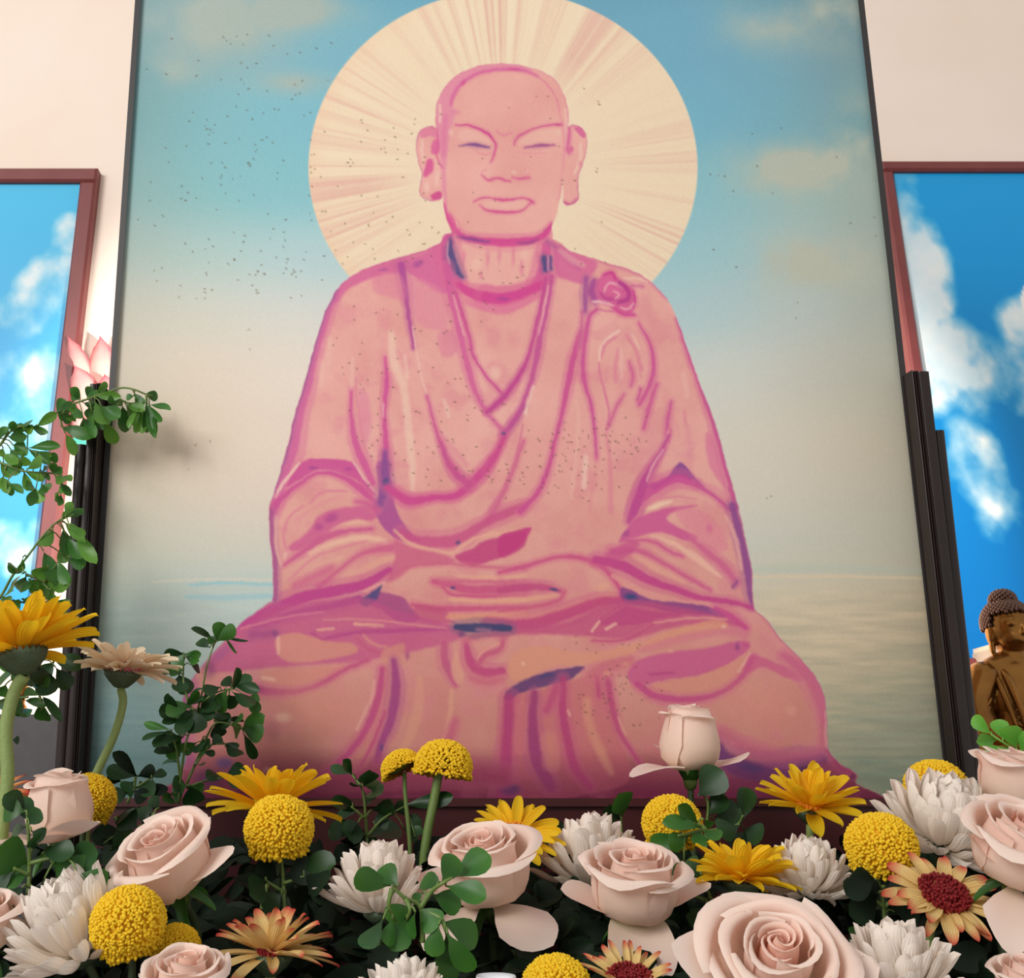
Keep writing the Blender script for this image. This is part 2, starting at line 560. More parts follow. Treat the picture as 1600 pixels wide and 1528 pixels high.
    env = 1.1 * np.exp(-((ang - 97) / 20) ** 2) + 0.55 * np.exp(-((ang - 60) / 14) ** 2) + 0.5 * np.exp(-((np.abs(ang) - 180 + 0) / 16) ** 2) + 0.7 * np.exp(-((ang + 160) / 14) ** 2) + 0.55 * np.exp(-((ang + 25) / 12) ** 2) + 0.35 * np.exp(-((ang - 5) / 10) ** 2) + 0.4 * np.exp(-((ang - 150) / 16) ** 2) + 0.12
    env = env * np.clip((q - 0.42) / 0.3, 0, 1)
    hal = np.zeros((H, W, 3), np.float32) + np.array((240, 219, 188), np.float32)
    hal = hal - np.clip((0.62 - q) * 10, 0, 5)[..., None] * np.array((0, 0, -1.0), np.float32)
    pk = np.clip(ray_ * 0.5 + 0.15, 0, 1) * env * 0.62
    hal = hal * (1 - pk[..., None]) + np.array((221, 158, 152), np.float32) * pk[..., None]
    li = np.clip(-ray_ * 0.5 - 0.1, 0, 1) * env * 0.45
    hal = hal * (1 - li[..., None]) + np.array((247, 232, 206), np.float32) * li[..., None]
    side = np.clip((q - 0.9) / 0.1, 0, 1) * np.clip(-u, 0, 1) * 0.35
    hal = hal * (1 - side[..., None]) + np.array((238, 196, 164), np.float32) * side[..., None]
    cv.img = cv.img * (1 - al[..., None]) + hal * al[..., None]

    # figure ----------------------------------------------------------
    body = [(708, 364), (688, 380), (653, 394.5), (616, 404.6), (573, 419), (544, 435), (527, 452), (506.5, 492.5), (492, 538.5), (476, 599), (460.5, 651), (450, 697), (429, 769), (422, 792), (421, 809), (422.6, 845), (427, 883.5), (427, 934), (421, 942), (380, 971.5), (365, 988), (330, 1024.5), (302, 1059.5), (286, 1094.5), (283, 1154), (291, 1182), (284, 1215), (280, 1270),
            (1300, 1270), (1336, 1221), (1334, 1207), (1307, 1189), (1294, 1170), (1290.6, 1117.5), (1285, 1080), (1259, 1039), (1221, 1001), (1198, 969), (1179, 952), (1175, 922), (1173, 883.5), (1162, 834), (1151, 784.5), (1134, 725.7), (1117, 662), (1097, 610.5), (1079.6, 561.6), (1059.5, 504), (1042, 466.5), (1013, 437.7), (984.6, 422), (933, 406), (889.6, 391.7), (855, 372)]
    head = [(680.5, 182), (686, 152), (703, 127), (726, 111), (758, 101), (794, 100), (832, 106.6), (864, 122), (881, 148), (888, 176), (887, 215), (881, 261), (875, 314), (863, 352), (853.7, 367), (830, 376), (785, 380), (740, 377), (709, 364), (698.6, 346), (693, 320), (691, 290), (683, 230)]
    ear_l = [(684, 203), (667, 198), (654, 207.5), (650, 224.5), (652, 246), (659, 271), (656, 292.5), (657, 305), (669, 312.7), (691, 309.5), (690, 260)]
    ear_r = [(886, 201), (903, 196), (915, 207.5), (917.5, 224.5), (913, 250), (905, 271), (903, 292.5), (904, 311.6), (892, 320), (881, 316), (880, 260)]
    neck = [(706, 355), (862, 352), (866, 400), (850, 440), (700, 440)]
    msk = np.zeros((H, W), np.float32)
    SKIN = (233, 170, 162)
    for pl, sm in ((body, True), (neck, False), (ear_l, True), (ear_r, True), (head, True)):
        r = cv.poly(pl, SKIN, 1.0, 2.0, sm)
        sl, al = r
        msk[sl] = np.maximum(msk[sl], al)
    cv.mask = msk
    # large tone changes of the print
    MAG, DK, NAVY, MID, HI, RED = (210, 76, 142), (140, 72, 138), (72, 76, 124), (222, 130, 152), (241, 206, 188), (196, 70, 124)
    def tr(k, pts):
        ox, oy, s = CROPS[k]
        return [(ox + x / s, oy + y / s) for x, y in pts]
    def S(k, pts, w, col=MAG, a=0.85, soft=1.8, taper=0.35):
        f = 0.92 if k == 'A' else 1.3
        w = [q * f for q in w] if isinstance(w, list) else w * f
        mw = max(w) if isinstance(w, list) else w
        if mw > 3.2 and sum(col) < 470:
            g = tuple(0.62 * a_ + 0.38 * b_ for a_, b_ in zip(col, (226, 140, 152)))
            cv.stroke(tr(k, pts), [q * 2.1 + 3 for q in w] if isinstance(w, list) else w * 2.1 + 3, g, 0.42 if k != 'A' else 0.22, 5 if k != 'A' else 3.5)
        cv.stroke(tr(k, pts), w, col, a, soft * 1.25, taper)
    def G(k, pts, col, a=0.8, soft=3.0, smooth=True): cv.poly(tr(k, pts), col, a, soft, smooth)
    def B(k, x, y, rx_, ry_, col, a=0.8, rot=0, hard=0.2):
        ox, oy, s = CROPS[k]
        cv.blob(ox + x / s, oy + y / s, rx_, ry_, col, a, rot, hard)
    # lower body is deeper in colour
    t = np.clip((Y - 700) / 520, 0, 1) * msk * 0.75
    cv.img = cv.img * (1 - t[..., None]) + np.array((196, 118, 108), np.float32) * t[..., None]
    mott = (vnoise(H, W, 60, 31, 4) - 0.5)
    cv.img += (mott * 26 * msk)[..., None] * np.array((0.5, 1.0, 0.8), np.float32)
    t = np.clip((Y - 1165) / 75, 0, 1) * msk * 0.9
    cv.img = cv.img * (1 - t[..., None]) + np.array((112, 34, 62), np.float32) * t[..., None]
    wash = np.clip((vnoise(H, W, 34, 41, 4) - 0.52) * 5, 0, 1) * msk * np.clip((Y - 395) / 30, 0, 1) * 0.30
    cv.img = cv.img * (1 - wash[..., None]) + np.array((218, 126, 146), np.float32) * wash[..., None]
    # -- head
    G('A', [(290, 560), (292, 440), (330, 300), (420, 190), (560, 120), (700, 98), (850, 98), (1000, 130), (950, 148), (850, 132), (700, 142), (590, 168), (500, 228), (440, 310), (410, 390), (425, 470), (400, 560), (375, 700), (360, 900), (370, 1150), (345, 1130), (320, 800), (300, 700)], (226, 138, 168), 0.75, 5)
    S('A', [(285, 560), (287, 440), (310, 340), (390, 220), (500, 145), (650, 98), (820, 92), (1000, 122), (1150, 198), (1230, 320), (1258, 450), (1250, 560)], 2.6, (215, 110, 158), 0.7)
    S('A', [(395, 390), (420, 320), (470, 250), (560, 180), (700, 142), (850, 132), (950, 146), (1030, 182)], 4.5, (212, 88, 156), 0.7, 3)
    B('A', 490, 235, 9, 5, MAG, 0.6, -55); B('A', 860, 135, 16, 4, MAG, 0.6)
    S('A', [(1020, 180), (1110, 250), (1170, 340), (1195, 430)], 3.2, MID, 0.7, 2)
    S('A', [(1195, 430), (1225, 600), (1222, 850), (1190, 1100)], 4, (228, 140, 160), 0.5, 3)
    S('A', [(318, 400), (318, 520)], 6, HI, 0.8, 3); S('A', [(1240, 420), (1250, 560), (1240, 700)], 4, HI, 0.6, 3)
    S('A', [(360, 470), (350, 620), (345, 760)], 9, (222, 120, 162), 0.6, 5)
    B('A', 430, 450, 11, 7, (220, 120, 160), 0.5); B('A', 400, 600, 6, 9, HI, 0.5); B('A', 1190, 600, 5, 10, HI, 0.5)
    G('A', [(450, 640), (480, 580), (600, 590), (690, 650), (680, 690), (560, 670)], (236, 186, 172), 0.6, 4)
    G('A', [(900, 690), (930, 630), (1080, 580), (1190, 580), (1180, 660), (1040, 680)], (236, 188, 172), 0.6, 4)
    S('A', [(430, 540), (540, 548), (640, 588), (700, 640), (728, 700), (708, 780), (690, 815)], [1.5, 2.6, 3.6, 4.2, 3.2, 2.2, 1.2], (208, 72, 142), 0.95)
    S('A', [(865, 690), (870, 655), (910, 615), (1000, 572), (1100, 545), (1210, 538)], [1.5, 3, 2.6, 2.2, 2.4, 3.6], (208, 84, 142), 0.9)
    B('A', 1185, 538, 6, 2.5, (205, 80, 140), 0.7)
    S('A', [(730, 585), (780, 615), (840, 600)], 5, MID, 0.6, 3)
    S('A', [(455, 697), (550, 688), (680, 706)], [1, 6, 2], (134, 82, 140), 0.95)
    S('A', [(940, 710), (1050, 696), (1160, 690)], [2, 5, 1.5], (164, 84, 140), 0.95)
    S('A', [(590, 745), (650, 760), (690, 750)], 4, MID, 0.5, 3); S('A', [(890, 740), (960, 752), (1100, 750)], 3, MID, 0.35, 3)
    S('A', [(630, 915), (670, 945), (740, 935), (800, 950), (835, 957)], [2, 4, 3, 4, 2], (212, 86, 140), 0.85)
    S('A', [(850, 930), (900, 938), (970, 930)], [2, 4, 4], (214, 92, 142), 0.8)
    S('A', [(620, 910), (630, 880), (660, 870)], 2, MID, 0.5); S('A', [(965, 930), (965, 890), (940, 875)], 2, MID, 0.4)
    B('A', 860, 890, 7, 4, HI, 0.6); B('A', 960, 885, 3, 4, HI, 0.5)
    S('A', [(568, 1108), (620, 1080), (680, 1078), (740, 1088), (800, 1092), (880, 1084), (940, 1078), (1003, 1112)], [2, 3, 1.5, 4, 4, 2.4, 2, 5], (212, 80, 140), 0.9)
    S('A', [(610, 1130), (670, 1170), (780, 1182), (890, 1180), (950, 1150), (985, 1115)], [1, 4, 5, 4.4, 2.5, 2], (212, 80, 140), 0.85)
    G('A', [(640, 1120), (780, 1110), (940, 1105), (900, 1160), (780, 1168), (680, 1160)], (236, 184, 170), 0.5, 4)
    S('A', [(385, 1200), (410, 1260), (455, 1320)], 8, (222, 88, 150), 0.8, 3); S('A', [(435, 1260), (450, 1300)], 3, HI, 0.7)
    S('A', [(345, 1120), (375, 1230), (430, 1320), (520, 1375), (650, 1398), (800, 1408), (950, 1398), (1070, 1362), (1140, 1280)], [1.5, 3, 6, 9, 11, 12, 11, 9, 6], (214, 76, 146), 0.9, 3)
    S('A', [(450, 1362), (560, 1385), (680, 1402)], [3, 5, 2], (134, 70, 140), 0.8); S('A', [(890, 1412), (960, 1408), (1040, 1385)], [2, 4, 2], (150, 70, 140), 0.7)
    B('A', 1095, 1320, 6, 4, DK, 0.4, -50)
    # ears
    S('A', [(285, 570), (220, 556), (165, 600), (142, 690), (152, 790), (186, 900), (168, 1010), (182, 1070), (240, 1095), (325, 1082)], 2.2, (190, 90, 150), 0.75)
    G('A', [(165, 600), (220, 560), (290, 580), (300, 640), (240, 620), (190, 640)], (222, 120, 158), 0.75, 3)
    G('A', [(265, 660), (305, 650), (310, 740), (285, 760), (250, 740)], (218, 96, 152), 0.8, 4)
    G('A', [(225, 800), (265, 800), (270, 870), (225, 920), (195, 910)], (216, 84, 148), 0.85, 4)
    S('A', [(188, 650), (185, 740), (200, 800)], 4, HI, 0.7, 3); S('A', [(300, 900), (290, 980)], 7, HI, 0.6, 4); B('A', 220, 1000, 7, 12, HI, 0.6)
    G('A', [(250, 1060), (300, 1030), (328, 1040), (325, 1082), (270, 1090)], (208, 70, 140), 0.85, 3)
    S('A', [(300, 570), (305, 680), (292, 760), (330, 860)], 3, (214, 90, 150), 0.7)
    S('A', [(1258, 570), (1320, 546), (1390, 605), (1400, 690), (1378, 800), (1340, 900), (1328, 1000), (1335, 1090), (1280, 1132), (1230, 1110)], 2.2, (196, 100, 150), 0.7)
    G('A', [(1300, 560), (1350, 560), (1392, 620), (1370, 640), (1330, 600)], (212, 92, 150), 0.75, 3)
    S('A', [(1270, 560), (1262, 640), (1255, 720), (1270, 750)], 6, (214, 96, 152), 0.75, 3); B('A', 1285, 720, 6, 7, (208, 84, 146), 0.7)
    S('A', [(1350, 680), (1350, 780), (1310, 900)], 5, HI, 0.7, 3); B('A', 1350, 830, 5, 8, MID, 0.6)
    S('A', [(1225, 1105), (1280, 1125), (1335, 1090)], 5, (198, 84, 140), 0.7)
    # -- neck and collar
    G('O', [(715, 384), (850, 384), (856, 420), (835, 445), (790, 462), (745, 448), (716, 425)], (236, 176, 166), 0.9, 5)
    for x, y, h in ((725, 400, 14), (762, 405, 22), (802, 400, 26), (815, 420, 20), (840, 402, 22), (752, 430, 12), (780, 400, 16)):
        B('O', x, y, 5, h, (222, 120, 152), 0.5)
    B('O', 745, 412, 12, 16, (240, 196, 180), 0.6); B('O', 820, 398, 10, 12, (240, 196, 180), 0.5)
    S('A', [(345, 1120), (375, 1230), (430, 1320), (520, 1375), (650, 1398), (800, 1408), (950, 1398), (1070, 1362), (1140, 1280)], [1.5, 3, 6, 10, 13, 14, 13, 10, 6], (214, 76, 146), 0.9, 3)
    S('A', [(450, 1362), (560, 1385), (680, 1402)], [3, 5, 2], (134, 70, 140), 0.8); S('A', [(890, 1412), (960, 1408), (1040, 1385)], [2, 4, 2], (150, 70, 140), 0.7)
    G('B', [(760, 170), (900, 130), (1010, 70), (1030, 150), (1050, 320), (990, 340), (930, 300), (880, 270), (830, 230)], (214, 96, 156), 0.8, 5)
    G('B', [(440, 330), (520, 255), (640, 200), (780, 165), (800, 230), (700, 240), (600, 270), (500, 320), (430, 400)], (212, 92, 152), 0.75, 5)
    B('B', 880, 180, 14, 8, (168, 78, 150), 0.7, -25); B('B', 690, 215, 12, 3, (160, 76, 148), 0.6, -10)
    S('B', [(1045, 30), (1040, 120), (1060, 220), (1090, 290)], 16, (214, 80, 150), 0.75, 4)
    S('B', [(1052, 40), (1056, 120), (1080, 200), (1120, 255)], [3, 8, 9, 3], (84, 76, 130), 0.9, 3)
    S('B', [(1042, 60), (1040, 130), (1050, 180)], 2, (225, 170, 190), 0.7)
    S('C', [(325, 90), (320, 180), (300, 260), (270, 290)], 15, (212, 80, 150), 0.75, 4)
    S('C', [(312, 145), (318, 215)], 7, (78, 74, 130), 0.9, 3); S('C', [(348, 145), (350, 210)], 4, (96, 78, 134), 0.9, 2); S('C', [(334, 140), (335, 215)], 2, (220, 170, 200), 0.7)
    S('C', [(330, 60), (370, 85), (430, 140), (500, 200)], 5, (166, 80, 150), 0.6, 3)
    G('C', [(370, 100), (470, 120), (600, 175), (560, 260), (520, 290), (440, 270), (380, 240)], (214, 96, 154), 0.72, 5)
    S('C', [(400, 110), (480, 170), (520, 190)], 8, (232, 170, 170), 0.6, 4)
    S('C', [(350, 65), (470, 115), (620, 165), (790, 220), (890, 275), (985, 375)], 2.5, (206, 100, 150), 0.6)
    S('B', [(1095, 295), (1180, 345), (1330, 382), (1459, 345)], [6, 13, 15, 11], (213, 72, 146), 0.9, 3)
    S('C', [(0, 362), (90, 372), (200, 340), (300, 295)], [14, 14, 12, 10], (213, 72, 146), 0.9, 3)
    S('B', [(1130, 390), (1320, 425), (1459, 395)], 9, (226, 130, 158), 0.6, 5); S('C', [(0, 412), (100, 420), (290, 350)], 10, (226, 130, 158), 0.6, 5)
    B('C', 90, 372, 16, 5, (160, 66, 150), 0.5)
    # -- left sleeve and chest (viewer's left)
    S('B', [(1065, 10), (1000, 68), (880, 120), (750, 155), (600, 205), (500, 260), (440, 320)], 4, (206, 84, 150), 0.7)
    S('B', [(440, 325), (385, 460), (335, 620), (280, 830), (228, 1010), (195, 1170), (120, 1420), (90, 1528)], [7, 9, 8, 11, 13, 16, 12, 10], (210, 96, 156), 0.8, 4)
    S('B', [(445, 320), (372, 460), (322, 620), (267, 830), (212, 1010), (178, 1170), (102, 1420)], 2.5, (160, 84, 150), 0.8)
    S('B', [(790, 190), (805, 290), (820, 400), (835, 510), (855, 640)], [9, 8, 5, 4, 3], (178, 74, 150), 0.85, 2.5)
    G('B', [(830, 260), (1000, 320), (1040, 480), (1020, 540), (900, 520), (840, 420)], (226, 138, 162), 0.6, 8)
    G('B', [(990, 560), (1060, 540), (1090, 660), (1010, 680)], (222, 126, 158), 0.5, 5)
    G('B', [(640, 250), (780, 240), (810, 380), (720, 360), (640, 330)], (226, 132, 160), 0.5, 8)
    S('B', [(850, 520), (890, 760), (930, 900), (980, 1080)], 3, (238, 190, 180), 0.7, 2)
    S('B', [(930, 900), (970, 1060), (1020, 1200), (1080, 1310), (1150, 1380)], [2.5, 3, 5, 8, 9], (206, 84, 146), 0.8, 3)
    S('B', [(1000, 1100), (1100, 1220), (1140, 1270)], 7, MID, 0.45, 5)
    S('B', [(1040, 200), (1055, 330), (1090, 480), (1120, 620), (1150, 740), (1190, 870), (1250, 985), (1345, 1095)], [8, 9, 8, 7, 7, 6, 3, 3], (212, 92, 154), 0.75, 3)
    S('B', [(1080, 330), (1120, 450), (1155, 570), (1185, 690), (1255, 800), (1345, 893)], [3, 4, 3.5, 3, 2.5, 3], (206, 82, 148), 0.85)
    S('B', [(1070, 350), (1105, 480), (1130, 570)], 2.5, (236, 170, 176), 0.8)
    S('B', [(1250, 985), (1300, 955), (1355, 895), (1410, 820), (1459, 735)], [4, 5, 6, 5, 4], (190, 68, 144), 0.9)
    B('B', 1352, 895, 5, 3, NAVY, 0.8)
    S('B', [(1345, 1105), (1400, 1040), (1459, 950)], [6, 6, 4], (176, 76, 146), 0.85); B('B', 1350, 1098, 5, 3.5, NAVY, 0.85)
    S('B', [(700, 1375), (820, 1455), (960, 1448), (1090, 1440), (1200, 1350), (1300, 1220), (1350, 1110)], [7, 9, 5, 6, 8, 5, 3], (208, 76, 144), 0.9, 2.5)
    S('B', [(700, 690), (710, 830), (695, 980), (705, 1130), (700, 1280)], [2, 6, 4, 6, 10], (210, 80, 150), 0.85, 2.5)
    S('B', [(690, 800), (680, 900)], 5, MID, 0.6, 3); S('B', [(690, 940), (690, 1010)], 2.5, HI, 0.7)
    S('B', [(520, 860), (515, 980), (535, 1130), (580, 1250), (635, 1370)], [3, 4, 7, 9, 6], (210, 88, 152), 0.85, 2.5)
    S('B', [(545, 800), (548, 920), (570, 1080), (600, 1200)], 4, MID, 0.6, 3)
    G('B', [(560, 860), (610, 900), (625, 1050), (600, 1160), (560, 1050)], (224, 132, 162), 0.55, 6)
    S('B', [(735, 560), (745, 700), (800, 850), (825, 1050), (845, 1250), (850, 1400)], [8, 11, 9, 10, 9, 5], (240, 202, 182), 0.7, 5)
    S('B', [(810, 680), (820, 800)], 5, HI, 0.6, 4); S('B', [(400, 590), (395, 720)], 7, (238, 192, 176), 0.5, 5); S('B', [(365, 720), (350, 840)], 8, (238, 192, 176), 0.5, 5)
    S('B', [(1020, 920), (1045, 1010)], 6, HI, 0.55, 4); B('B', 1300, 770, 14, 16, (242, 200, 180), 0.6)
    S('B', [(525, 690), (520, 860)], 4, (238, 192, 178), 0.6, 3)
    # sleeve cuff, viewer's left (crop D)
    G('D', [(245, 290), (330, 155), (420, 132), (610, 150), (665, 215), (742, 305), (735, 340), (640, 255), (500, 205), (420, 198), (340, 245)], (206, 78, 150), 0.88, 3)
    B('D', 400, 185, 12, 5, (160, 70, 146), 0.6); B('D', 600, 190, 10, 5, (176, 70, 148), 0.6)
    S('D', [(180, 350), (240, 255), (320, 160)], 4, HI, 0.85); S('D', [(630, 160), (690, 250), (742, 320)], 3, HI, 0.7)
    S('D', [(250, 300), (340, 250), (430, 205), (540, 215), (640, 262)], 2.5, (236, 180, 176), 0.8)
    S('D', [(160, 430), (230, 345), (340, 262), (430, 215), (540, 228), (650, 290), (755, 390)], [8, 6, 4, 4, 6, 8, 6], (206, 80, 148), 0.85, 2.5)
    G('D', [(765, 150), (830, 150), (845, 290), (870, 420), (940, 540), (1010, 600), (900, 600), (830, 560), (760, 470), (740, 400), (770, 330)], (172, 74, 148), 0.85, 4)
    S('D', [(805, 100), (805, 200), (810, 280), (775, 400)], [5, 9, 10, 6], (140, 76, 146), 0.8, 3); B('D', 810, 268, 8, 9, (60, 70, 128), 0.95)
    S('D', [(820, 300), (940, 375), (1100, 352), (1200, 345), (1300, 270), (1400, 150), (1490, 0)], [7, 9, 6, 8, 9, 6, 4], (208, 76, 144), 0.9, 2.5)
    S('D', [(1125, 40), (1160, 150), (1215, 225), (1280, 275)], [3, 4, 7, 8], (202, 84, 144), 0.8, 3)
    S('D', [(1595, 30), (1510, 260), (1440, 400), (1390, 490)], [3, 3, 4, 7], (208, 96, 142), 0.7, 2.5)
    S('D', [(900, 560), (1000, 600), (1150, 605), (1240, 580), (1390, 490), (1500, 440), (1600, 400)], [10, 12, 14, 12, 9, 11, 8], (204, 84, 136), 0.8, 4)
    B('D', 1220, 610, 7, 5, (96, 74, 126), 0.8)
    S('D', [(860, 540), (940, 610), (1050, 650), (1180, 668), (1260, 620), (1360, 572), (1600, 545)], [3, 5, 5, 5, 4, 5, 5], (232, 172, 152), 0.85, 2.5)
    G('D', [(1200, 690), (1310, 640), (1370, 600), (1500, 570), (1600, 550), (1600, 620), (1520, 680), (1400, 715), (1300, 745)], (196, 66, 126), 0.85, 4)
    G('E', [(0, 575), (90, 545), (185, 522), (140, 600), (70, 665), (0, 690)], (198, 62, 128), 0.9, 3)
    G('D', [(860, 600), (960, 640), (1180, 690), (1180, 730), (980, 740), (900, 800), (820, 830), (860, 700)], (204, 92, 132), 0.75, 6)
    G('D', [(255, 640), (370, 545), (420, 470), (520, 420), (680, 402), (765, 432), (730, 485), (630, 478), (540, 520), (430, 590), (310, 655)], (208, 92, 146), 0.8, 5)
    B('D', 500, 470, 18, 10, (178, 68, 142), 0.7, -25); B('D', 430, 520, 10, 9, (178, 68, 142), 0.6)
    S('D', [(380, 385), (450, 325), (590, 318)], 3, MID, 0.8); S('D', [(340, 400), (260, 470), (230, 570), (245, 660)], 3.5, MID, 0.7, 2.5)
    S('D', [(300, 480), (460, 380), (560, 350)], 4, (226, 146, 154), 0.6, 3); S('D', [(640, 375), (700, 390), (765, 425)], 6, (208, 92, 146), 0.7, 3)
    G('D', [(490, 545), (560, 500), (660, 480), (740, 510), (700, 530), (580, 545)], (234, 180, 158), 0.8, 4)
    S('D', [(230, 740), (330, 668), (450, 590), (560, 548), (730, 528)], [3, 6, 8, 5, 4], (206, 88, 142), 0.8, 2.5)
    S('D', [(380, 670), (520, 610), (690, 580), (810, 605)], 7, (238, 190, 166), 0.8, 4)
    S('D', [(250, 830), (400, 700), (560, 640), (700, 600)], 3, MID, 0.7, 2); S('D', [(330, 800), (440, 740), (560, 690)], 5, (232, 176, 156), 0.6, 4)
    S('D', [(430, 860), (540, 770), (680, 670), (840, 640)], [6, 4, 4, 9], (208, 92, 138), 0.75, 3)
    S('D', [(290, 850), (430, 790), (500, 750)], 7, (208, 98, 140), 0.6, 5)
    S('D', [(560, 830), (650, 780), (850, 690)], 9, (230, 168, 148), 0.6, 5)
    S('D', [(-20, 1090), (150, 1005), (330, 925), (500, 890), (690, 845), (830, 765)], [10, 15, 14, 13, 12, 7], (192, 64, 138), 0.9, 3)
    S('D', [(-20, 1110), (160, 1040), (330, 968), (600, 912), (800, 838)], [3, 4, 5, 4, 4], (230, 160, 156), 0.85, 2)
    S('D', [(60, 1095), (240, 1030), (460, 980), (660, 930)], [5, 8, 8, 9], (168, 64, 138), 0.85, 3)
    G('D', [(730, 890), (890, 915), (960, 980), (1000, 1045), (900, 1070), (800, 1015), (720, 965)], (164, 68, 130), 0.8, 4)
    G('D', [(660, 940), (760, 870), (790, 850), (760, 930), (700, 975)], (84, 72, 128), 0.92, 3)
    S('D', [(720, 970), (800, 1010), (900, 1075), (1160, 1085)], 3, (224, 150, 140), 0.8)
    S('D', [(152, 440), (160, 600), (182, 740), (178, 930)], [8, 7, 6, 8], (164, 78, 140), 0.75, 3)
    S('D', [(190, 460), (185, 620), (215, 740)], 4, (236, 184, 172), 0.6, 3); B('D', 240, 680, 5, 10, HI, 0.4)
    # hands
    S('D', [(830, 800), (960, 745), (1150, 728), (1330, 745), (1600, 760)], 3, (206, 96, 130), 0.6, 2.5)
    S('D', [(1080, 830), (1180, 850), (1300, 880), (1600, 868)], [5, 10, 11, 9], (204, 84, 130), 0.85, 3); B('D', 1190, 866, 6, 4, (90, 74, 124), 0.85)
    S('D', [(1220, 800), (1420, 808), (1600, 800)], 5, (232, 172, 146), 0.7, 3); S('D', [(1120, 830), (1600, 835)], 3, (206, 96, 130), 0.6)
    S('D', [(1130, 860), (1220, 910), (1600, 915)], 3, (206, 84, 130), 0.8); S('D', [(1180, 930), (1380, 945), (1600, 940)], 6, (230, 168, 142), 0.85, 3)
    S('D', [(960, 960), (1080, 985), (1300, 985), (1600, 975)], [4, 7, 5, 4], (204, 84, 128), 0.85, 3)
    S('D', [(1160, 1025), (1340, 1035), (1600, 1010)], [6, 11, 10], (226, 150, 128), 0.8, 3)
    G('D', [(980, 960), (1160, 990), (1150, 1040), (1210, 1065), (1010, 1060)], (196, 82, 124), 0.7, 4)
    S('E', [(0, 780), (150, 742), (300, 700), (420, 690), (540, 722), (625, 785), (682, 870), (702, 940)], [4, 5, 4, 4, 5, 6, 5, 4], (206, 84, 134), 0.85, 2.5)
    S('E', [(0, 815), (140, 830), (340, 830)], 3, MID, 0.5); S('E', [(0, 880), (120, 865), (250, 862), (350, 885)], [8, 9, 8, 4], (196, 78, 128), 0.85, 3); B('E', 310, 876, 11, 4, (70, 72, 120), 0.9, 12)
    S('E', [(375, 890), (340, 935), (200, 975), (0, 1000)], [3, 5, 4, 3], (204, 90, 128), 0.8, 2.5); S('E', [(0, 930), (200, 925), (330, 905)], 6, (230, 166, 140), 0.7, 4)
    S('E', [(0, 1035), (200, 1030), (420, 970), (640, 900)], [8, 8, 8, 6], (228, 160, 136), 0.75, 4)
    S('E', [(0, 1075), (200, 1068), (400, 1010), (560, 950), (690, 935)], [8, 13, 14, 12, 8], (196, 72, 124), 0.85, 4); B('E', 590, 860, 16, 10, (232, 168, 142), 0.6, -25)
    # -- right chest and sleeve (crop C)
    S('C', [(0, 985), (95, 900), (185, 775), (238, 650), (270, 520), (300, 390), (322, 260)], [4, 5, 4, 4, 4, 4, 4], (198, 74, 146), 0.9)
    S('C', [(90, 1110), (175, 985), (235, 840), (275, 680), (300, 540), (335, 390), (352, 250)], [5, 4, 5, 7, 6, 5, 5], (198, 84, 150), 0.85, 2.2)
    S('C', [(285, 560), (318, 400), (335, 300)], 2.5, (236, 168, 178), 0.85); S('C', [(210, 990), (255, 850)], 5, HI, 0.7, 3); B('C', 215, 980, 4, 14, HI, 0.5)
    S('C', [(0, 1305), (60, 1210), (100, 1115)], [5, 5, 4], (208, 78, 142), 0.9); B('C', 95, 1100, 5, 4, NAVY, 0.7)
    S('C', [(15, 1520), (110, 1370), (165, 1210), (200, 1050)], [4, 4, 3, 2], (214, 112, 146), 0.7)
    S('C', [(185, 1525), (280, 1420), (340, 1280), (372, 1140), (410, 1000), (440, 850), (480, 660), (512, 550)], [6, 6, 5, 4, 5, 7, 7, 4], (206, 80, 146), 0.85, 2.2)
    S('C', [(485, 920), (500, 1010), (490, 1200), (460, 1450)], 5, (236, 186, 168), 0.55, 4); S('C', [(540, 1230), (530, 1390)], 8, HI, 0.7, 4)
    S('C', [(600, 430), (560, 468), (540, 560), (524, 700), (532, 820), (570, 960), (588, 1090), (598, 1240)], [4, 5, 5, 5, 4, 3.5, 3, 2.5], (206, 84, 150), 0.85)
    S('C', [(542, 260), (540, 350), (535, 440)], [5, 7, 4], (160, 80, 150), 0.8, 2.5); S('C', [(520, 440), (515, 560), (505, 640)], 3, (206, 100, 150), 0.7)
    S('C', [(610, 430), (700, 440), (800, 450)], 3, (212, 110, 150), 0.7)
    # knot on the shoulder
    G('C', [(580, 300), (640, 235), (690, 225), (720, 270), (790, 310), (810, 380), (790, 440), (740, 450), (660, 410), (590, 380)], (218, 92, 152), 0.85, 3)
    S('C', [(585, 270), (570, 330), (590, 385)], 7, (170, 76, 150), 0.85, 2.5); S('C', [(640, 330), (660, 290), (700, 290), (740, 310)], 3, (240, 180, 190), 0.8)
    S('C', [(720, 280), (765, 320), (770, 370), (720, 390)], 6, (184, 60, 140), 0.85); S('C', [(800, 330), (805, 400), (770, 440)], 3, (206, 70, 144), 0.9)
    S('C', [(580, 385), (640, 390), (690, 410)], 4, (240, 196, 192), 0.85); S('C', [(620, 340), (650, 370), (700, 375)], 4, (190, 66, 142), 0.7); S('C', [(690, 330), (720, 350), (700, 372)], 3, (242, 184, 190), 0.7)
    S('C', [(640, 240), (680, 230), (700, 260)], 4, (206, 62, 142), 0.8); S('C', [(730, 420), (770, 430), (800, 400)], 3, (240, 190, 190), 0.7); S('C', [(690, 420), (740, 455), (800, 460)], 4, (208, 74, 146), 0.8)
    S('C', [(740, 260), (820, 260), (870, 280)], 3, HI, 0.6); S('C', [(790, 300), (850, 305)], 3, (206, 100, 150), 0.6)
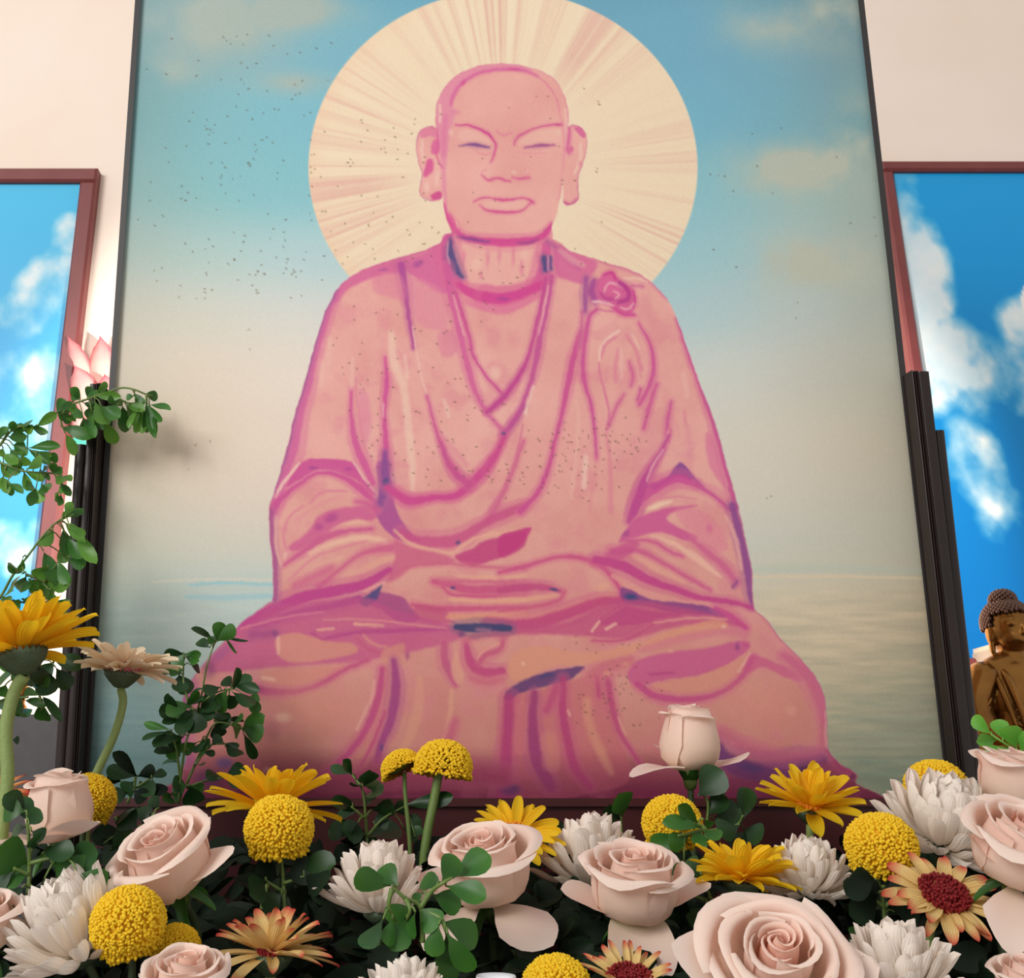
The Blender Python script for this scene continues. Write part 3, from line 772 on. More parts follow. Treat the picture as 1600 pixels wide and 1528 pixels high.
    # oval folds on the shoulder
    S('C', [(612, 700), (622, 640), (670, 580), (720, 545)], 4, HI, 0.8, 2.5); S('C', [(625, 690), (640, 630), (700, 575)], 4, MID, 0.8, 2.5)
    S('C', [(760, 570), (810, 650), (845, 760)], 4, MID, 0.7, 2.5); S('C', [(790, 560), (830, 640)], 2.5, HI, 0.6)
    S('C', [(610, 720), (620, 800), (650, 900), (665, 1000), (655, 1080)], [2, 2, 3, 3, 4], (216, 112, 152), 0.7); S('C', [(745, 890), (700, 970), (668, 1060)], 3.5, (210, 100, 148), 0.75)
    S('C', [(715, 650), (700, 740), (700, 820)], 5, MID, 0.6, 3); S('C', [(775, 710), (795, 790), (785, 840)], 4, (212, 100, 150), 0.7); S('C', [(820, 700), (840, 800)], 3, MID, 0.6)
    S('C', [(730, 650), (735, 800)], 4, (240, 190, 182), 0.6, 3)
    S('C', [(825, 500), (885, 610), (908, 720), (890, 830), (830, 945)], [1.5, 3, 5, 4.5, 4], (208, 86, 150), 0.85); S('C', [(835, 860), (820, 920)], 4, (208, 90, 150), 0.8)
    S('C', [(925, 835), (885, 950), (855, 1075)], [4, 5, 3], (210, 92, 150), 0.8); S('C', [(1005, 930), (985, 1030), (975, 1110)], [3, 5, 3], (208, 90, 150), 0.75); S('C', [(1005, 1080), (990, 1150)], 4, (214, 104, 152), 0.7)
    S('C', [(1075, 980), (1080, 1050)], 5, MID, 0.6, 3); S('C', [(1090, 1060), (1110, 1220)], 9, (224, 140, 158), 0.5, 6); S('C', [(1070, 780), (1090, 900)], 8, (238, 190, 178), 0.5, 5)
    S('C', [(650, 1100), (670, 1250), (675, 1528)], [4, 6, 7], (222, 132, 150), 0.6, 3.5); S('C', [(600, 1240), (560, 1528)], 5, (226, 140, 150), 0.5, 4)
    S('C', [(960, 1190), (905, 1270), (860, 1350), (825, 1440), (800, 1528)], [3, 5, 8, 10, 10], (190, 74, 144), 0.85, 3); S('C', [(985, 1090), (950, 1210), (880, 1300)], 3, (240, 190, 184), 0.7)
    S('C', [(1030, 480), (1060, 560), (1110, 700), (1175, 880), (1245, 1070), (1305, 1290), (1360, 1500)], [2, 5, 5, 7, 8, 8, 9], (204, 84, 148), 0.85, 3)
    G('C', [(1190, 1100), (1230, 1120), (1280, 1290), (1300, 1400), (1240, 1330), (1200, 1240)], (220, 116, 156), 0.65, 5)
    # sleeve, viewer's right (crop E)
    G('E', [(825, 300), (860, 275), (930, 262), (985, 200), (1020, 155), (1055, 170), (1110, 235), (1165, 292), (1100, 262), (1020, 235), (960, 265), (880, 310)], (140, 74, 146), 0.92, 3)
    S('E', [(815, 345), (880, 300), (960, 262), (1030, 245), (1110, 275)], [12, 13, 10, 11, 7], (206, 76, 150), 0.8, 3)
    S('E', [(965, 0), (905, 120), (835, 240), (800, 340), (770, 420), (735, 490)], [3, 5, 7, 10, 11, 5], (194, 76, 146), 0.85, 3); S('E', [(930, 80), (870, 180), (840, 260)], 3, (240, 190, 184), 0.7)
    S('E', [(1120, 280), (1220, 345), (1310, 425)], [6, 4, 4], (204, 86, 148), 0.85); S('E', [(1160, 270), (1260, 320), (1320, 400)], 4, (226, 140, 160), 0.6, 3)
    S('E', [(800, 420), (860, 365), (1000, 350), (1120, 362)], 2.5, MID, 0.7); G('E', [(840, 420), (900, 380), (990, 365), (960, 390), (880, 420)], (242, 206, 180), 0.85, 4)
    G('E', [(680, 610), (740, 510), (830, 450), (960, 412), (1125, 398), (1000, 435), (950, 470), (1010, 520), (1130, 580), (1070, 600), (960, 560), (860, 555), (760, 585)], (206, 84, 148), 0.8, 4)
    B('E', 720, 560, 12, 7, (166, 74, 140), 0.6, -50)
    G('E', [(1000, 420), (1130, 420), (1240, 500), (1300, 640), (1200, 660), (1080, 560)], (224, 132, 154), 0.55, 8)
    S('E', [(860, 570), (1000, 620), (1120, 700), (1260, 800)], [3, 6, 9, 4], (238, 188, 166), 0.8, 4)
    S('E', [(1100, 600), (1200, 680), (1290, 760), (1350, 840)], [4, 8, 8, 5], (208, 96, 144), 0.75, 4); B('E', 1195, 530, 8, 12, (214, 104, 150), 0.6)
    S('E', [(720, 600), (860, 600), (950, 650), (1040, 690)], 4, (208, 92, 142), 0.75); S('E', [(640, 660), (800, 660), (920, 720), (1060, 800), (1200, 880)], [8, 6, 4, 4, 3], (206, 90, 140), 0.75, 3)
    G('E', [(600, 680), (740, 600), (800, 620), (700, 700)], (204, 84, 140), 0.7, 5)
    S('E', [(770, 680), (900, 760), (1050, 840)], 8, (232, 168, 152), 0.6, 5); S('E', [(1330, 860), (1350, 830)], 4, (150, 76, 140), 0.7); 
    S('E', [(1325, 400), (1365, 560), (1398, 690), (1418, 800), (1440, 960)], [8, 9, 9, 10, 8], (142, 74, 142), 0.85, 3); S('E', [(1290, 460), (1350, 600), (1375, 760)], 5, (238, 180, 168), 0.6, 3)
    S('E', [(550, 705), (700, 742), (850, 822), (1000, 875), (1150, 925), (1330, 950), (1440, 985)], [9, 12, 10, 8, 7, 6, 4], (196, 68, 136), 0.88, 3)
    S('E', [(650, 800), (760, 870), (900, 925), (1050, 950), (1200, 965), (1340, 1030), (1400, 1095)], [6, 5, 6, 5, 6, 6, 3], (226, 150, 146), 0.8, 2.5)
    G('E', [(690, 865), (760, 885), (870, 935), (1020, 950), (1190, 975), (1290, 1030), (1160, 1020), (1000, 1010), (850, 975), (715, 955)], (140, 68, 134), 0.9, 3)
    B('E', 750, 922, 16, 9, (62, 72, 124), 0.95, 15)
    G('E', [(700, 965), (850, 1000), (1040, 1015), (900, 1050), (740, 1080), (600, 1075), (560, 1060), (640, 1000)], (188, 66, 128), 0.85, 4)
    S('E', [(590, 1045), (700, 975)], 3, (230, 160, 146), 0.8); S('E', [(510, 1110), (565, 1060)], 3, (236, 180, 158), 0.8); S('E', [(590, 1090), (650, 1075)], 3, (236, 180, 158), 0.7); S('E', [(880, 1055), (1000, 1035)], 3, (232, 164, 154), 0.7)
    S('E', [(1230, 985), (1330, 1040), (1400, 1095)], 8, (204, 76, 140), 0.8, 3)
    # -- lap (crops F and G)
    G('F', [(300, 165), (400, 110), (480, 50), (870, 10), (1000, 60), (1290, 140), (1300, 200), (900, 290), (620, 310), (400, 330), (200, 345), (180, 300), (240, 240)], (196, 82, 136), 0.72, 8)
    G('G', [(0, 90), (300, 120), (560, 20), (900, 70), (1080, 130), (980, 120), (800, 130), (600, 180), (400, 170), (180, 160), (60, 170), (0, 160)], (196, 80, 128), 0.75, 6)
    S('F', [(840, 128), (965, 138)], 6, (230, 164, 146), 0.85); S('F', [(675, 155), (745, 150)], 5, (230, 164, 150), 0.8); B('F', 485, 170, 8, 7, (100, 72, 124), 0.8)
    S('F', [(650, 170), (700, 195), (860, 165), (1250, 150)], 5, (184, 70, 134), 0.7, 3); S('F', [(700, 110), (900, 110), (1250, 148)], 3, (226, 150, 146), 0.6)
    S('F', [(330, 150), (520, 100), (700, 75)], 3, (226, 140, 150), 0.6); S('F', [(380, 180), (480, 170)], 12, (160, 66, 128), 0.5, 6)
    G('F', [(490, 195), (560, 168), (640, 180), (720, 205), (830, 215), (850, 255), (700, 290), (560, 300), (500, 265)], (218, 146, 128), 0.85, 5)
    S('F', [(500, 190), (500, 260)], 5, (236, 184, 166), 0.7, 3); S('F', [(850, 190), (900, 240), (960, 260)], 5, (200, 90, 128), 0.7, 3); S('F', [(880, 180), (930, 220), (980, 230)], 4, (222, 150, 132), 0.7, 3)
    G('F', [(440, 340), (620, 330), (800, 310), (720, 370), (560, 410), (440, 400)], (220, 142, 128), 0.8, 5); S('F', [(430, 370), (480, 375)], 6, (236, 186, 164), 0.7, 3)
    S('F', [(380, 425), (560, 432), (690, 395), (800, 330), (900, 290)], [10, 7, 5, 5, 4], (198, 82, 128), 0.8, 3); B('F', 410, 420, 16, 9, (170, 66, 122), 0.6)
    B('F', 640, 520, 110, 62, (218, 148, 128), 0.65, 0, 0.0); B('F', 520, 545, 20, 12, (236, 190, 168), 0.6); B('F', 350, 560, 30, 26, (206, 130, 122), 0.5); B('F', 470, 600, 22, 26, (174, 96, 110), 0.4); B('F', 450, 780, 12, 8, (232, 180, 166), 0.5)
    B('F', 260, 750, 22, 14, (96, 78, 140), 0.7); B('F', 190, 820, 34, 22, (84, 50, 92), 0.7); B('F', 240, 260, 30, 14, (176, 92, 146), 0.6, -40); B('F', 190, 330, 16, 22, (130, 62, 110), 0.5)
    S('F', [(110, 400), (80, 480), (70, 620), (100, 740)], 14, (168, 86, 140), 0.6, 8)
    G('F', [(960, 260), (1000, 230), (1060, 215), (1060, 260), (1010, 300), (1000, 440), (960, 620), (880, 780), (780, 760), (900, 600), (960, 420)], (216, 146, 126), 0.7, 5)
    S('F', [(965, 330), (945, 460), (890, 600), (800, 720), (690, 810)], [6, 9, 8, 7, 5], (194, 74, 128), 0.82, 3); S('F', [(930, 380), (910, 470), (850, 600)], 4, (236, 180, 160), 0.6, 3)
    S('F', [(1015, 290), (1025, 420), (1000, 560), (960, 660), (940, 740)], [6, 11, 11, 9, 7], (162, 66, 128), 0.85, 3.5); B('F', 962, 680, 4, 9, (84, 72, 130), 0.7)
    S('F', [(975, 520), (930, 640), (870, 760)], 4, (194, 76, 124), 0.75); B('F', 1075, 270, 5, 10, (164, 70, 128), 0.6)
    S('F', [(1130, 370), (1125, 500), (1090, 620), (1060, 680)], [8, 12, 12, 8], (222, 156, 130), 0.6, 5); S('F', [(1275, 420), (1265, 540), (1235, 640)], 6, (226, 164, 138), 0.6, 3); S('F', [(1240, 220), (1245, 300), (1290, 400)], [8, 9, 4], (194, 84, 128), 0.75, 3)
    S('F', [(1290, 560), (1260, 640), (1210, 700)], 8, (196, 88, 122), 0.5, 6)
    G('F', [(1290, 250), (1310, 280), (1330, 360), (1300, 400), (1270, 330)], (226, 160, 140), 0.7, 4)
    S('F', [(1340, 220), (1360, 300), (1420, 345), (1500, 338)], [6, 11, 12, 8], (194, 72, 124), 0.82, 3); S('F', [(1400, 300), (1430, 265), (1490, 240), (1505, 190)], [5, 7, 6, 4], (200, 90, 126), 0.8, 2.5)
    S('F', [(1390, 280), (1420, 245), (1480, 215)], 3, (232, 160, 146), 0.8); S('F', [(1360, 370), (1430, 390), (1500, 380)], 7, (206, 108, 124), 0.6, 4); S('F', [(1330, 200), (1420, 175), (1520, 180)], 6, (202, 98, 126), 0.7, 4)
    S('D', [(1210, 1090), (1300, 1095), (1420, 1092), (1515, 1098)], [7, 11, 9, 7], (66, 66, 110), 0.95, 2.5); S('D', [(1330, 1105), (1400, 1108)], 3, (170, 110, 140), 0.7); B('D', 1240, 1130, 9, 8, (110, 66, 116), 0.6)
    B('E', 30, 1100, 10, 4, (66, 66, 110), 0.9)
    # middle seam and folds right of it
    G('G', [(78, 430), (200, 400), (330, 360), (420, 340), (500, 350), (540, 560), (600, 760), (420, 830), (80, 850)], (200, 100, 112), 0.55, 5)
    G('G', [(80, 405), (170, 345), (290, 312), (410, 298), (350, 350), (250, 380), (150, 405), (85, 440)], (104, 64, 116), 0.92, 3)
    B('G', 250, 335, 20, 6, (70, 68, 116), 0.6, -12)
    S('G', [(95, 430), (90, 560), (80, 700), (75, 860)], [12, 12, 14, 20], (182, 62, 118), 0.8, 5); B('G', 100, 810, 24, 14, (84, 56, 110), 0.85)
    S('G', [(200, 410), (192, 540), (215, 690), (270, 800)], [8, 12, 16, 12], (158, 60, 116), 0.8, 4); S('G', [(320, 350), (318, 480), (340, 610), (370, 720), (430, 800)], [8, 9, 10, 10, 8], (186, 66, 118), 0.82, 3.5)
    S('G', [(290, 380), (270, 440), (250, 480)], 9, (190, 72, 122), 0.6, 4); S('G', [(150, 470), (140, 640)], 9, (206, 112, 116), 0.6, 6); S('G', [(260, 600), (270, 700)], 14, (212, 134, 118), 0.6, 8)
    S('G', [(340, 480), (348, 500)], 4, (236, 180, 156), 0.7); S('G', [(420, 440), (430, 540), (490, 680), (520, 740)], [10, 12, 12, 6], (222, 154, 126), 0.65, 6)
    S('G', [(460, 340), (468, 420)], 6, (190, 70, 120), 0.7, 3); S('G', [(505, 350), (525, 460), (560, 580), (640, 700)], [7, 7, 5, 4], (192, 76, 122), 0.8, 3); S('G', [(550, 510), (580, 580)], 4, (232, 170, 146), 0.6)
    S('G', [(430, 330), (500, 300), (600, 270)], 14, (204, 104, 122), 0.6, 6); B('G', 500, 325, 8, 6, (226, 160, 130), 0.6); B('G', 580, 285, 10, 6, (226, 160, 130), 0.5)
    G('G', [(90, 330), (110, 250), (220, 210), (420, 240), (640, 195), (760, 150), (960, 100), (1000, 140), (820, 190), (620, 240), (420, 285), (260, 300), (140, 360)], (222, 152, 126), 0.8, 5)
    B('G', 155, 285, 5, 5, (240, 200, 170), 0.6); S('G', [(440, 150), (470, 110)], 4, (236, 184, 164), 0.85); S('G', [(500, 140), (540, 118)], 5, (236, 184, 164), 0.8); S('G', [(440, 190), (580, 185), (720, 110)], 3, (198, 84, 124), 0.8)
    S('G', [(700, 115), (860, 95), (1000, 100)], 3, (230, 164, 150), 0.7); B('G', 990, 130, 5, 5, (240, 200, 180), 0.7)
    G('G', [(600, 300), (660, 260), (780, 235), (900, 222), (1060, 190), (1100, 215), (1020, 280), (900, 330), (760, 350), (640, 375), (590, 350)], (202, 90, 140), 0.82, 4)
    S('G', [(640, 230), (820, 180), (1000, 150), (1080, 170)], 10, (214, 124, 140), 0.7, 5); B('G', 770, 232, 7, 5, (228, 160, 146), 0.7); S('G', [(860, 210), (1010, 175)], 3, (224, 146, 146), 0.7)
    B('G', 1045, 215, 6, 10, (150, 72, 134), 0.7); B('G', 1080, 205, 8, 10, (198, 86, 136), 0.5); S('G', [(680, 330), (780, 322)], 5, (186, 72, 128), 0.7)
    G('G', [(660, 385), (760, 360), (900, 330), (1040, 270), (1105, 225), (1080, 310), (1000, 380), (860, 415), (740, 410)], (218, 146, 128), 0.85, 4)
    S('G', [(630, 370), (700, 418), (830, 435), (960, 412), (1060, 345), (1110, 260)], [7, 8, 6, 6, 6, 6], (198, 78, 132), 0.85, 2.5); S('G', [(1050, 320), (1100, 240)], 3, (240, 190, 170), 0.7)
    G('G', [(1100, 250), (1180, 270), (1290, 320), (1310, 360), (1240, 340), (1150, 300), (1080, 330)], (206, 92, 136), 0.75, 5)
    S('G', [(1060, 60), (1150, 130), (1240, 220), (1320, 300)], 12, (224, 150, 150), 0.55, 6); S('G', [(1240, 250), (1340, 330), (1390, 430), (1408, 520)], [8, 16, 16, 8], (204, 96, 136), 0.7, 6)
    S('G', [(1130, 70), (1230, 188), (1335, 290), (1405, 400), (1420, 500)], 3, (214, 130, 140), 0.7); S('G', [(1415, 480), (1418, 580), (1420, 660)], 4, (236, 190, 170), 0.8, 2.5); S('G', [(1400, 520), (1395, 640), (1360, 690)], 5, (196, 96, 122), 0.5, 4)
    B('G', 1150, 460, 110, 66, (222, 152, 130), 0.6, 0, 0.0); B('G', 1270, 480, 14, 12, (232, 172, 150), 0.4)
    S('G', [(960, 610), (1000, 690), (1120, 735), (1260, 730), (1400, 680)], [10, 22, 24, 26, 10], (116, 60, 116), 0.88, 6); B('G', 1330, 715, 26, 12, (66, 42, 82), 0.8, -15); B('G', 1100, 720, 30, 10, (80, 64, 120), 0.7, 12)
    S('G', [(980, 570), (1100, 640), (1250, 680), (1380, 660)], 12, (196, 92, 126), 0.5, 10); G('G', [(1000, 760), (1200, 780), (1420, 690), (1500, 740), (1450, 840), (1000, 840)], (146, 52, 92), 0.6, 8)
    S('G', [(1425, 650), (1480, 710), (1535, 745)], 8, (170, 60, 104), 0.6, 4); B('G', 1525, 755, 6, 6, (84, 44, 84), 0.7)
    for (x, y, r) in ((200, 840, 14), (300, 850, 16), (470, 850, 20), (640, 850, 16)):
        B('G', x, y, r, 6, (190, 92, 100), 0.45)
    S('G', [(0, 760), (78, 770)], 14, (150, 50, 84), 0.6, 8); S('F', [(700, 830), (900, 800), (1200, 790), (1500, 800)], 20, (160, 56, 92), 0.45, 14)
    t = np.clip((Y - 1175) / 75, 0, 1) * msk * 0.5
    cv.img = cv.img * (1 - t[..., None]) + np.array((104, 34, 64), np.float32) * t[..., None]
    cv.mask = None
    # contour of the figure
    oc = (188, 92, 140)
    cv.stroke(body[9:28], 2.2, oc, 0.55); cv.stroke(body[31:46], 2.2, oc, 0.5)
    # fly specks
    def speck(x, y, big=1.0):
        an = rs.uniform(0, math.pi)
        L = rs.uniform(0.7, 1.7) * big
        cv.stroke([(x - L * math.cos(an), y - L * 0.6 * math.sin(an)), (x + L * math.cos(an), y + L * 0.6 * math.sin(an))], 1.4, (84, 66, 46), 0.68, 1.2, 0)
    rs = random.Random(4)
    for _ in range(170):
        x = rs.gauss(370, 85); y = rs.uniform(50, 470)
        if 205 < x < 520: speck(x, y)
    for _ in range(70): speck(rs.uniform(485, 690), rs.uniform(170, 420), 0.8)
    for _ in range(45): speck(rs.uniform(520, 780), rs.uniform(470, 640))
    for _ in range(60): speck(rs.uniform(540, 800), rs.uniform(620, 760))
    for _ in range(55): speck(rs.gauss(930, 45), rs.gauss(690, 14))
    for _ in range(50): speck(rs.gauss(870, 60), rs.gauss(745, 22))
    for _ in range(50): speck(rs.gauss(960, 45), rs.gauss(1085, 28))
    for _ in range(10): speck(rs.uniform(870, 1030), rs.gauss(1010, 8))
    for _ in range(14): speck(rs.uniform(700, 850), rs.gauss(440, 12))
    for _ in range(24): speck(rs.uniform(690, 960), rs.uniform(120, 430), 0.8)
    for _ in range(14): speck(rs.uniform(1080, 1400), rs.uniform(200, 520), 0.9)
    for x, y in ((1110, 273), (1122, 274), (1133, 275), (1205, 776), (1198, 778), (305, 696), (328, 690), (295, 733), (390, 545), (388, 515)): speck(x, y)
    cv.img += rng.normal(0, 2.2, (H, W, 1)).astype(np.float32)
    return cv

def to_linear(a):
    a = np.clip(a / 255.0, 0, 1)
    return np.where(a <= 0.04045, a / 12.92, ((a + 0.055) / 1.055) ** 2.4)

def sample(cv, X, Y):
    x = np.clip(X - cv.x0, 0, cv.w - 1.001); y = np.clip(Y - cv.y0, 0, cv.h - 1.001)
    i = x.astype(int); j = y.astype(int)
    fx = (x - i)[:, None]; fy = (y - j)[:, None]
    im = cv.img
    return (im[j, i] * (1 - fx) + im[j, i + 1] * fx) * (1 - fy) + (im[j + 1, i] * (1 - fx) + im[j + 1, i + 1] * fx) * fy

def printed_sheet(name, corners, nu, nv, colour_of, mat, parent=None):
    """flat sheet (tl, tr, br, bl) with a printed colour per point; colour_of(u, v) -> sRGB 0..255"""
    tl, tr_, br, bl = [np.array(c, float) for c in corners]
    u = np.linspace(0, 1, nu + 1); v = np.linspace(0, 1, nv + 1)
    U, V = np.meshgrid(u, v)
    U = U.ravel(); V = V.ravel()
    pts = (tl * ((1 - U) * (1 - V))[:, None] + tr_ * (U * (1 - V))[:, None] + br * (U * V)[:, None] + bl * ((1 - U) * V)[:, None])
    me = bpy.data.meshes.new(name)
    n = (nu + 1) * (nv + 1)
    me.vertices.add(n)
    me.vertices.foreach_set('co', pts.astype(np.float32).ravel())
    jj, ii = np.meshgrid(np.arange(nv), np.arange(nu), indexing='ij')
    a = (jj * (nu + 1) + ii).ravel()
    quads = np.stack([a, a + nu + 1, a + nu + 2, a + 1], 1).astype(np.int32)
    me.loops.add(quads.size)
    me.loops.foreach_set('vertex_index', quads.ravel())
    me.polygons.add(len(quads))
    me.polygons.foreach_set('loop_start', np.arange(0, quads.size, 4, dtype=np.int32))
    me.update(calc_edges=True)
    rgb = to_linear(colour_of(U, V, pts))
    ca = me.color_attributes.new('print', 'FLOAT_COLOR', 'POINT')
    ca.data.foreach_set('color', np.concatenate([rgb, np.ones((n, 1))], 1).astype(np.float32).ravel())
    return obj(name, me, mat, parent)
# ------------------------------------------------------------------ the place
M_wall = mat_plain('wall_plaster', (246, 226, 208), 0.85, spec=0.15, noise=0.5, nscale=4.0, col2=(250, 234, 222), bump=0.12, bscale=60)
M_floor = mat_plain('floor_tile', (150, 120, 100), 0.4, noise=0.4, nscale=6)
M_tile = mat_plain('beige_tile', (196, 172, 146), 0.45, noise=0.7, nscale=40, col2=(214, 192, 168))
M_grout = mat_plain('grout', (168, 150, 132), 0.9)
M_mahog = mat_plain('red_brown_wood', (116, 50, 50), 0.45, noise=0.8, nscale=25, col2=(132, 66, 64))
M_dark = mat_plain('dark_wood', (30, 20, 19), 0.36, spec=0.4, noise=0.9, nscale=45, col2=(42, 29, 26), coat=0.04)
M_thin = mat_plain('dark_metal_edge', (52, 50, 50), 0.45, spec=0.4)
M_maroon = mat_plain('maroon_wood', (62, 17, 21), 0.45, noise=0.8, nscale=30, col2=(78, 24, 26))
M_grey = mat_plain('dark_grey_stone', (66, 62, 64), 0.5, noise=0.6, nscale=60, col2=(78, 74, 76))
M_back = mat_plain('backing_board', (120, 96, 70), 0.8)
M_table = mat_plain('altar_wood', (58, 34, 26), 0.45, noise=0.8, nscale=12, col2=(74, 44, 34))

WALL_Y = 1.55
def add_struct(name, mb, mat, smooth=False):
    o = obj(name, mb.mesh(name, smooth), mat)
    o['kind'] = 'structure'
    return o

add_struct('floor', MB().box((0, 0.4, -0.02), (5.0, 4.4, 0.04)), M_floor)
add_struct('wall_back', MB().box((0.0, WALL_Y + 0.05, 1.6), (5.0, 0.10, 3.2)), M_wall)

# low tiled ledge along the back wall
def ledge(x0, x1, top_z, name, tile_w, group_seed):
    yf = WALL_Y - 0.13
    o = add_struct(name, MB().box(((x0 + x1) / 2, WALL_Y - 0.063, top_z / 2), (x1 - x0, 0.122, top_z - 0.006)), M_grout)
    tm = MB()
    w = tile_w - 0.004
    # a thin tile with softened edges
    tm.box((0, 0, 0), (w, 0.008, 0.05))
    me_t = tm.mesh('tile', False); me_t.materials.append(M_tile)
    tt = MB(); tt.box((0, 0, 0), (w, 0.128, 0.008)); me_top = tt.mesh('tile_top', False); me_top.materials.append(M_tile)
    n = int((x1 - x0) / tile_w)
    for k in range(n):
        xc = x0 + tile_w * (k + 0.5)
        obj('top_tile', me_top, None, o, Matrix.Translation((xc, WALL_Y - 0.066, top_z)))
        for r in range(3):
            off = tile_w * 0.5 * (r % 2)
            if xc + off + tile_w * 0.5 > x1: continue
            obj('tile', me_t, None, o, Matrix.Translation((xc + off, yf, top_z - 0.033 - 0.055 * r)))
    return o
zr = P(1550, 1000, WALL_Y - 0.13).z
ledge(0.80, 1.40, zr, 'trim_1', 0.10, 1)
# dark stone counter on the left, beside the picture
zl = P(70, 1116, 1.22).z
add_struct('trim_2', MB().box((-0.92, 1.36, zl / 2), (0.96, 0.28, zl)), M_grey)

# altar table that carries everything
TBL = 1.06
tb = empty('altar_table', Matrix.Translation((0, 0.85, 0)), 'dark wooden altar table under the flower arrangement and the picture', 'table')
obj('table_top', MB().box((0, 0, TBL - 0.02), (1.9, 0.86, 0.04)).mesh('table_top', False), M_table, tb)
for sx in (-1, 1):
    for sy in (-1, 1):
        obj('leg', MB().box((sx * 0.88, sy * 0.38, (TBL - 0.04) / 2), (0.07, 0.07, TBL - 0.04)).mesh('leg', False), M_table, tb)

# ------------------------------------------------------------------ wall pictures of blue sky
def sky_print(seed, clouds, base_top, base_bot, disc=None):
    n1 = vnoise(520, 520, 110, seed, 6)
    n2 = vnoise(520, 520, 34, seed + 1, 5)
    def f(U, V, pts):
        # picture position of each printed point, read from its place on the wall
        rel = pts - np.array(CAM)
        dep = rel @ np.array(_F)
        X = PX0 + FPX * rel[:, 0] / dep
        Y = PY0 - FPX * (rel @ np.array(_U)) / dep
        t = np.clip((Y - 270) / 720, 0, 1)[:, None]
        c = np.array(base_top, float) * (1 - t) + np.array(base_bot, float) * t
        i = np.clip((U * 519).astype(int), 0, 519); j = np.clip((V * 519).astype(int), 0, 519)
        nn = n1[j, i] * 0.6 + n2[j, i] * 0.4
        a = np.zeros(len(X))
        for (cx, cy, rx, ry, rot, s) in clouds:
            cs, sn = math.cos(math.radians(rot)), math.sin(math.radians(rot))
            u = ((X - cx) * cs + (Y - cy) * sn) / rx
            v = (-(X - cx) * sn + (Y - cy) * cs) / ry
            a = np.maximum(a, s * np.clip(1.25 - (u * u + v * v), 0, 1))
        m = np.clip((a * 0.75 + (nn - 0.5) * 2.3 - 0.30) * 1.7, 0, 1) * np.clip(a * 2.2, 0, 1)
        m = (m * (0.80 + 0.3 * n2[j, i]))[:, None]
        c = c * (1 - m) + np.array((226, 240, 244)) * m
        if disc:
            dx, dy, dr = disc
            q = np.hypot((X - dx), (Y - dy)) / dr
            k = np.clip((1 - q) * dr / 2, 0, 1)[:, None]
            c = c * (1 - k) + np.array((244, 244, 240)) * k
        return c
    return f

M_skyprint = mat_print('sky_print', 0.35, 0.3)

def wall_picture(name, label, xl, xr, zt, zb, fr, sky, nu, nv):
    root = empty(name, Matrix.Translation(((xl + xr) / 2, WALL_Y, zb)), label, 'picture', None)
    inv = Matrix.Translation((-(xl + xr) / 2, -WALL_Y, -zb))
    def bar(nm, x0, x1, z0, z1):
        mb = MB()
        yf, yb, b = WALL_Y - 0.022, WALL_Y - 0.001, 0.004
        # bar with a bevelled front
        ring = lambda y, e: [(x0 + e, y, z0 + e), (x1 - e, y, z0 + e), (x1 - e, y, z1 - e), (x0 + e, y, z1 - e)]
        mb.add(ring(yb, 0) + ring(yf + b, 0) + ring(yf, b), [(0, 1, 5, 4), (1, 2, 6, 5), (2, 3, 7, 6), (3, 0, 4, 7), (4, 5, 9, 8), (5, 6, 10, 9), (6, 7, 11, 10), (7, 4, 8, 11), (8, 9, 10, 11), (3, 2, 1, 0)])
        o = obj(nm, mb.mesh(nm, False), M_mahog, root, inv)
    bar('frame_bar', xl, xr, zt - fr, zt)
    bar('frame_bar', xl, xr, zb, zb + fr)
    bar('frame_bar', xl, xl + fr, zb + fr, zt - fr)
    bar('frame_bar', xr - fr, xr, zb + fr, zt - fr)
    y = WALL_Y - 0.012
    p = printed_sheet('sky_print', [(xl + fr * .9, y, zt - fr * .9), (xr - fr * .9, y, zt - fr * .9), (xr - fr * .9, y, zb + fr * .9), (xl + fr * .9, y, zb + fr * .9)], nu, nv, sky, M_skyprint, root)
    p.matrix_local = inv
    return root

# left one: right edge and top from the photograph
a = P(150, 262, WALL_Y - 0.02); b = P(78, 950, WALL_Y - 0.02)
xr_l = (a.x + b.x) / 2; zt_l = a.z; fr_l = 25 / scale_at(a)
wall_picture('sky_picture', 'red-brown framed blue sky picture on the wall, behind the leafy branch', xr_l - 0.62, xr_l, zt_l, P(60, 1010, WALL_Y).z, fr_l,
             sky_print(50, [(60, 470, 120, 55, -55, 1.15), (20, 620, 140, 130, -40, 1.1), (30, 850, 90, 60, 0, 0.9), (110, 370, 40, 40, -50, 1.1), (-120, 500, 160, 100, 0, 0.8)], (84, 196, 240), (24, 146, 220)), 150, 240)
a = P(1381, 251, WALL_Y - 0.02); b = P(1490, 1000, WALL_Y - 0.02)
xl_r = P(1381, 262, WALL_Y - 0.02).x - 0.004
wall_picture('sky_picture', 'red-brown framed blue sky picture on the wall above the gilded statue', xl_r, xl_r + 0.70, a.z, zr - 0.03, 0.020,
             sky_print(60, [(1425, 400, 60, 190, -14, 1.15), (1500, 560, 120, 60, 35, 1.2), (1560, 600, 110, 90, 30, 1.0), (1540, 740, 60, 130, -25, 1.0), (1600, 500, 60, 60, 0, 1.0), (1760, 600, 160, 120, 0, 0.9), (1470, 590, 50, 70, 0, 1.1)], (28, 164, 232), (4, 116, 192), (1646, 470, 52)), 170, 240)

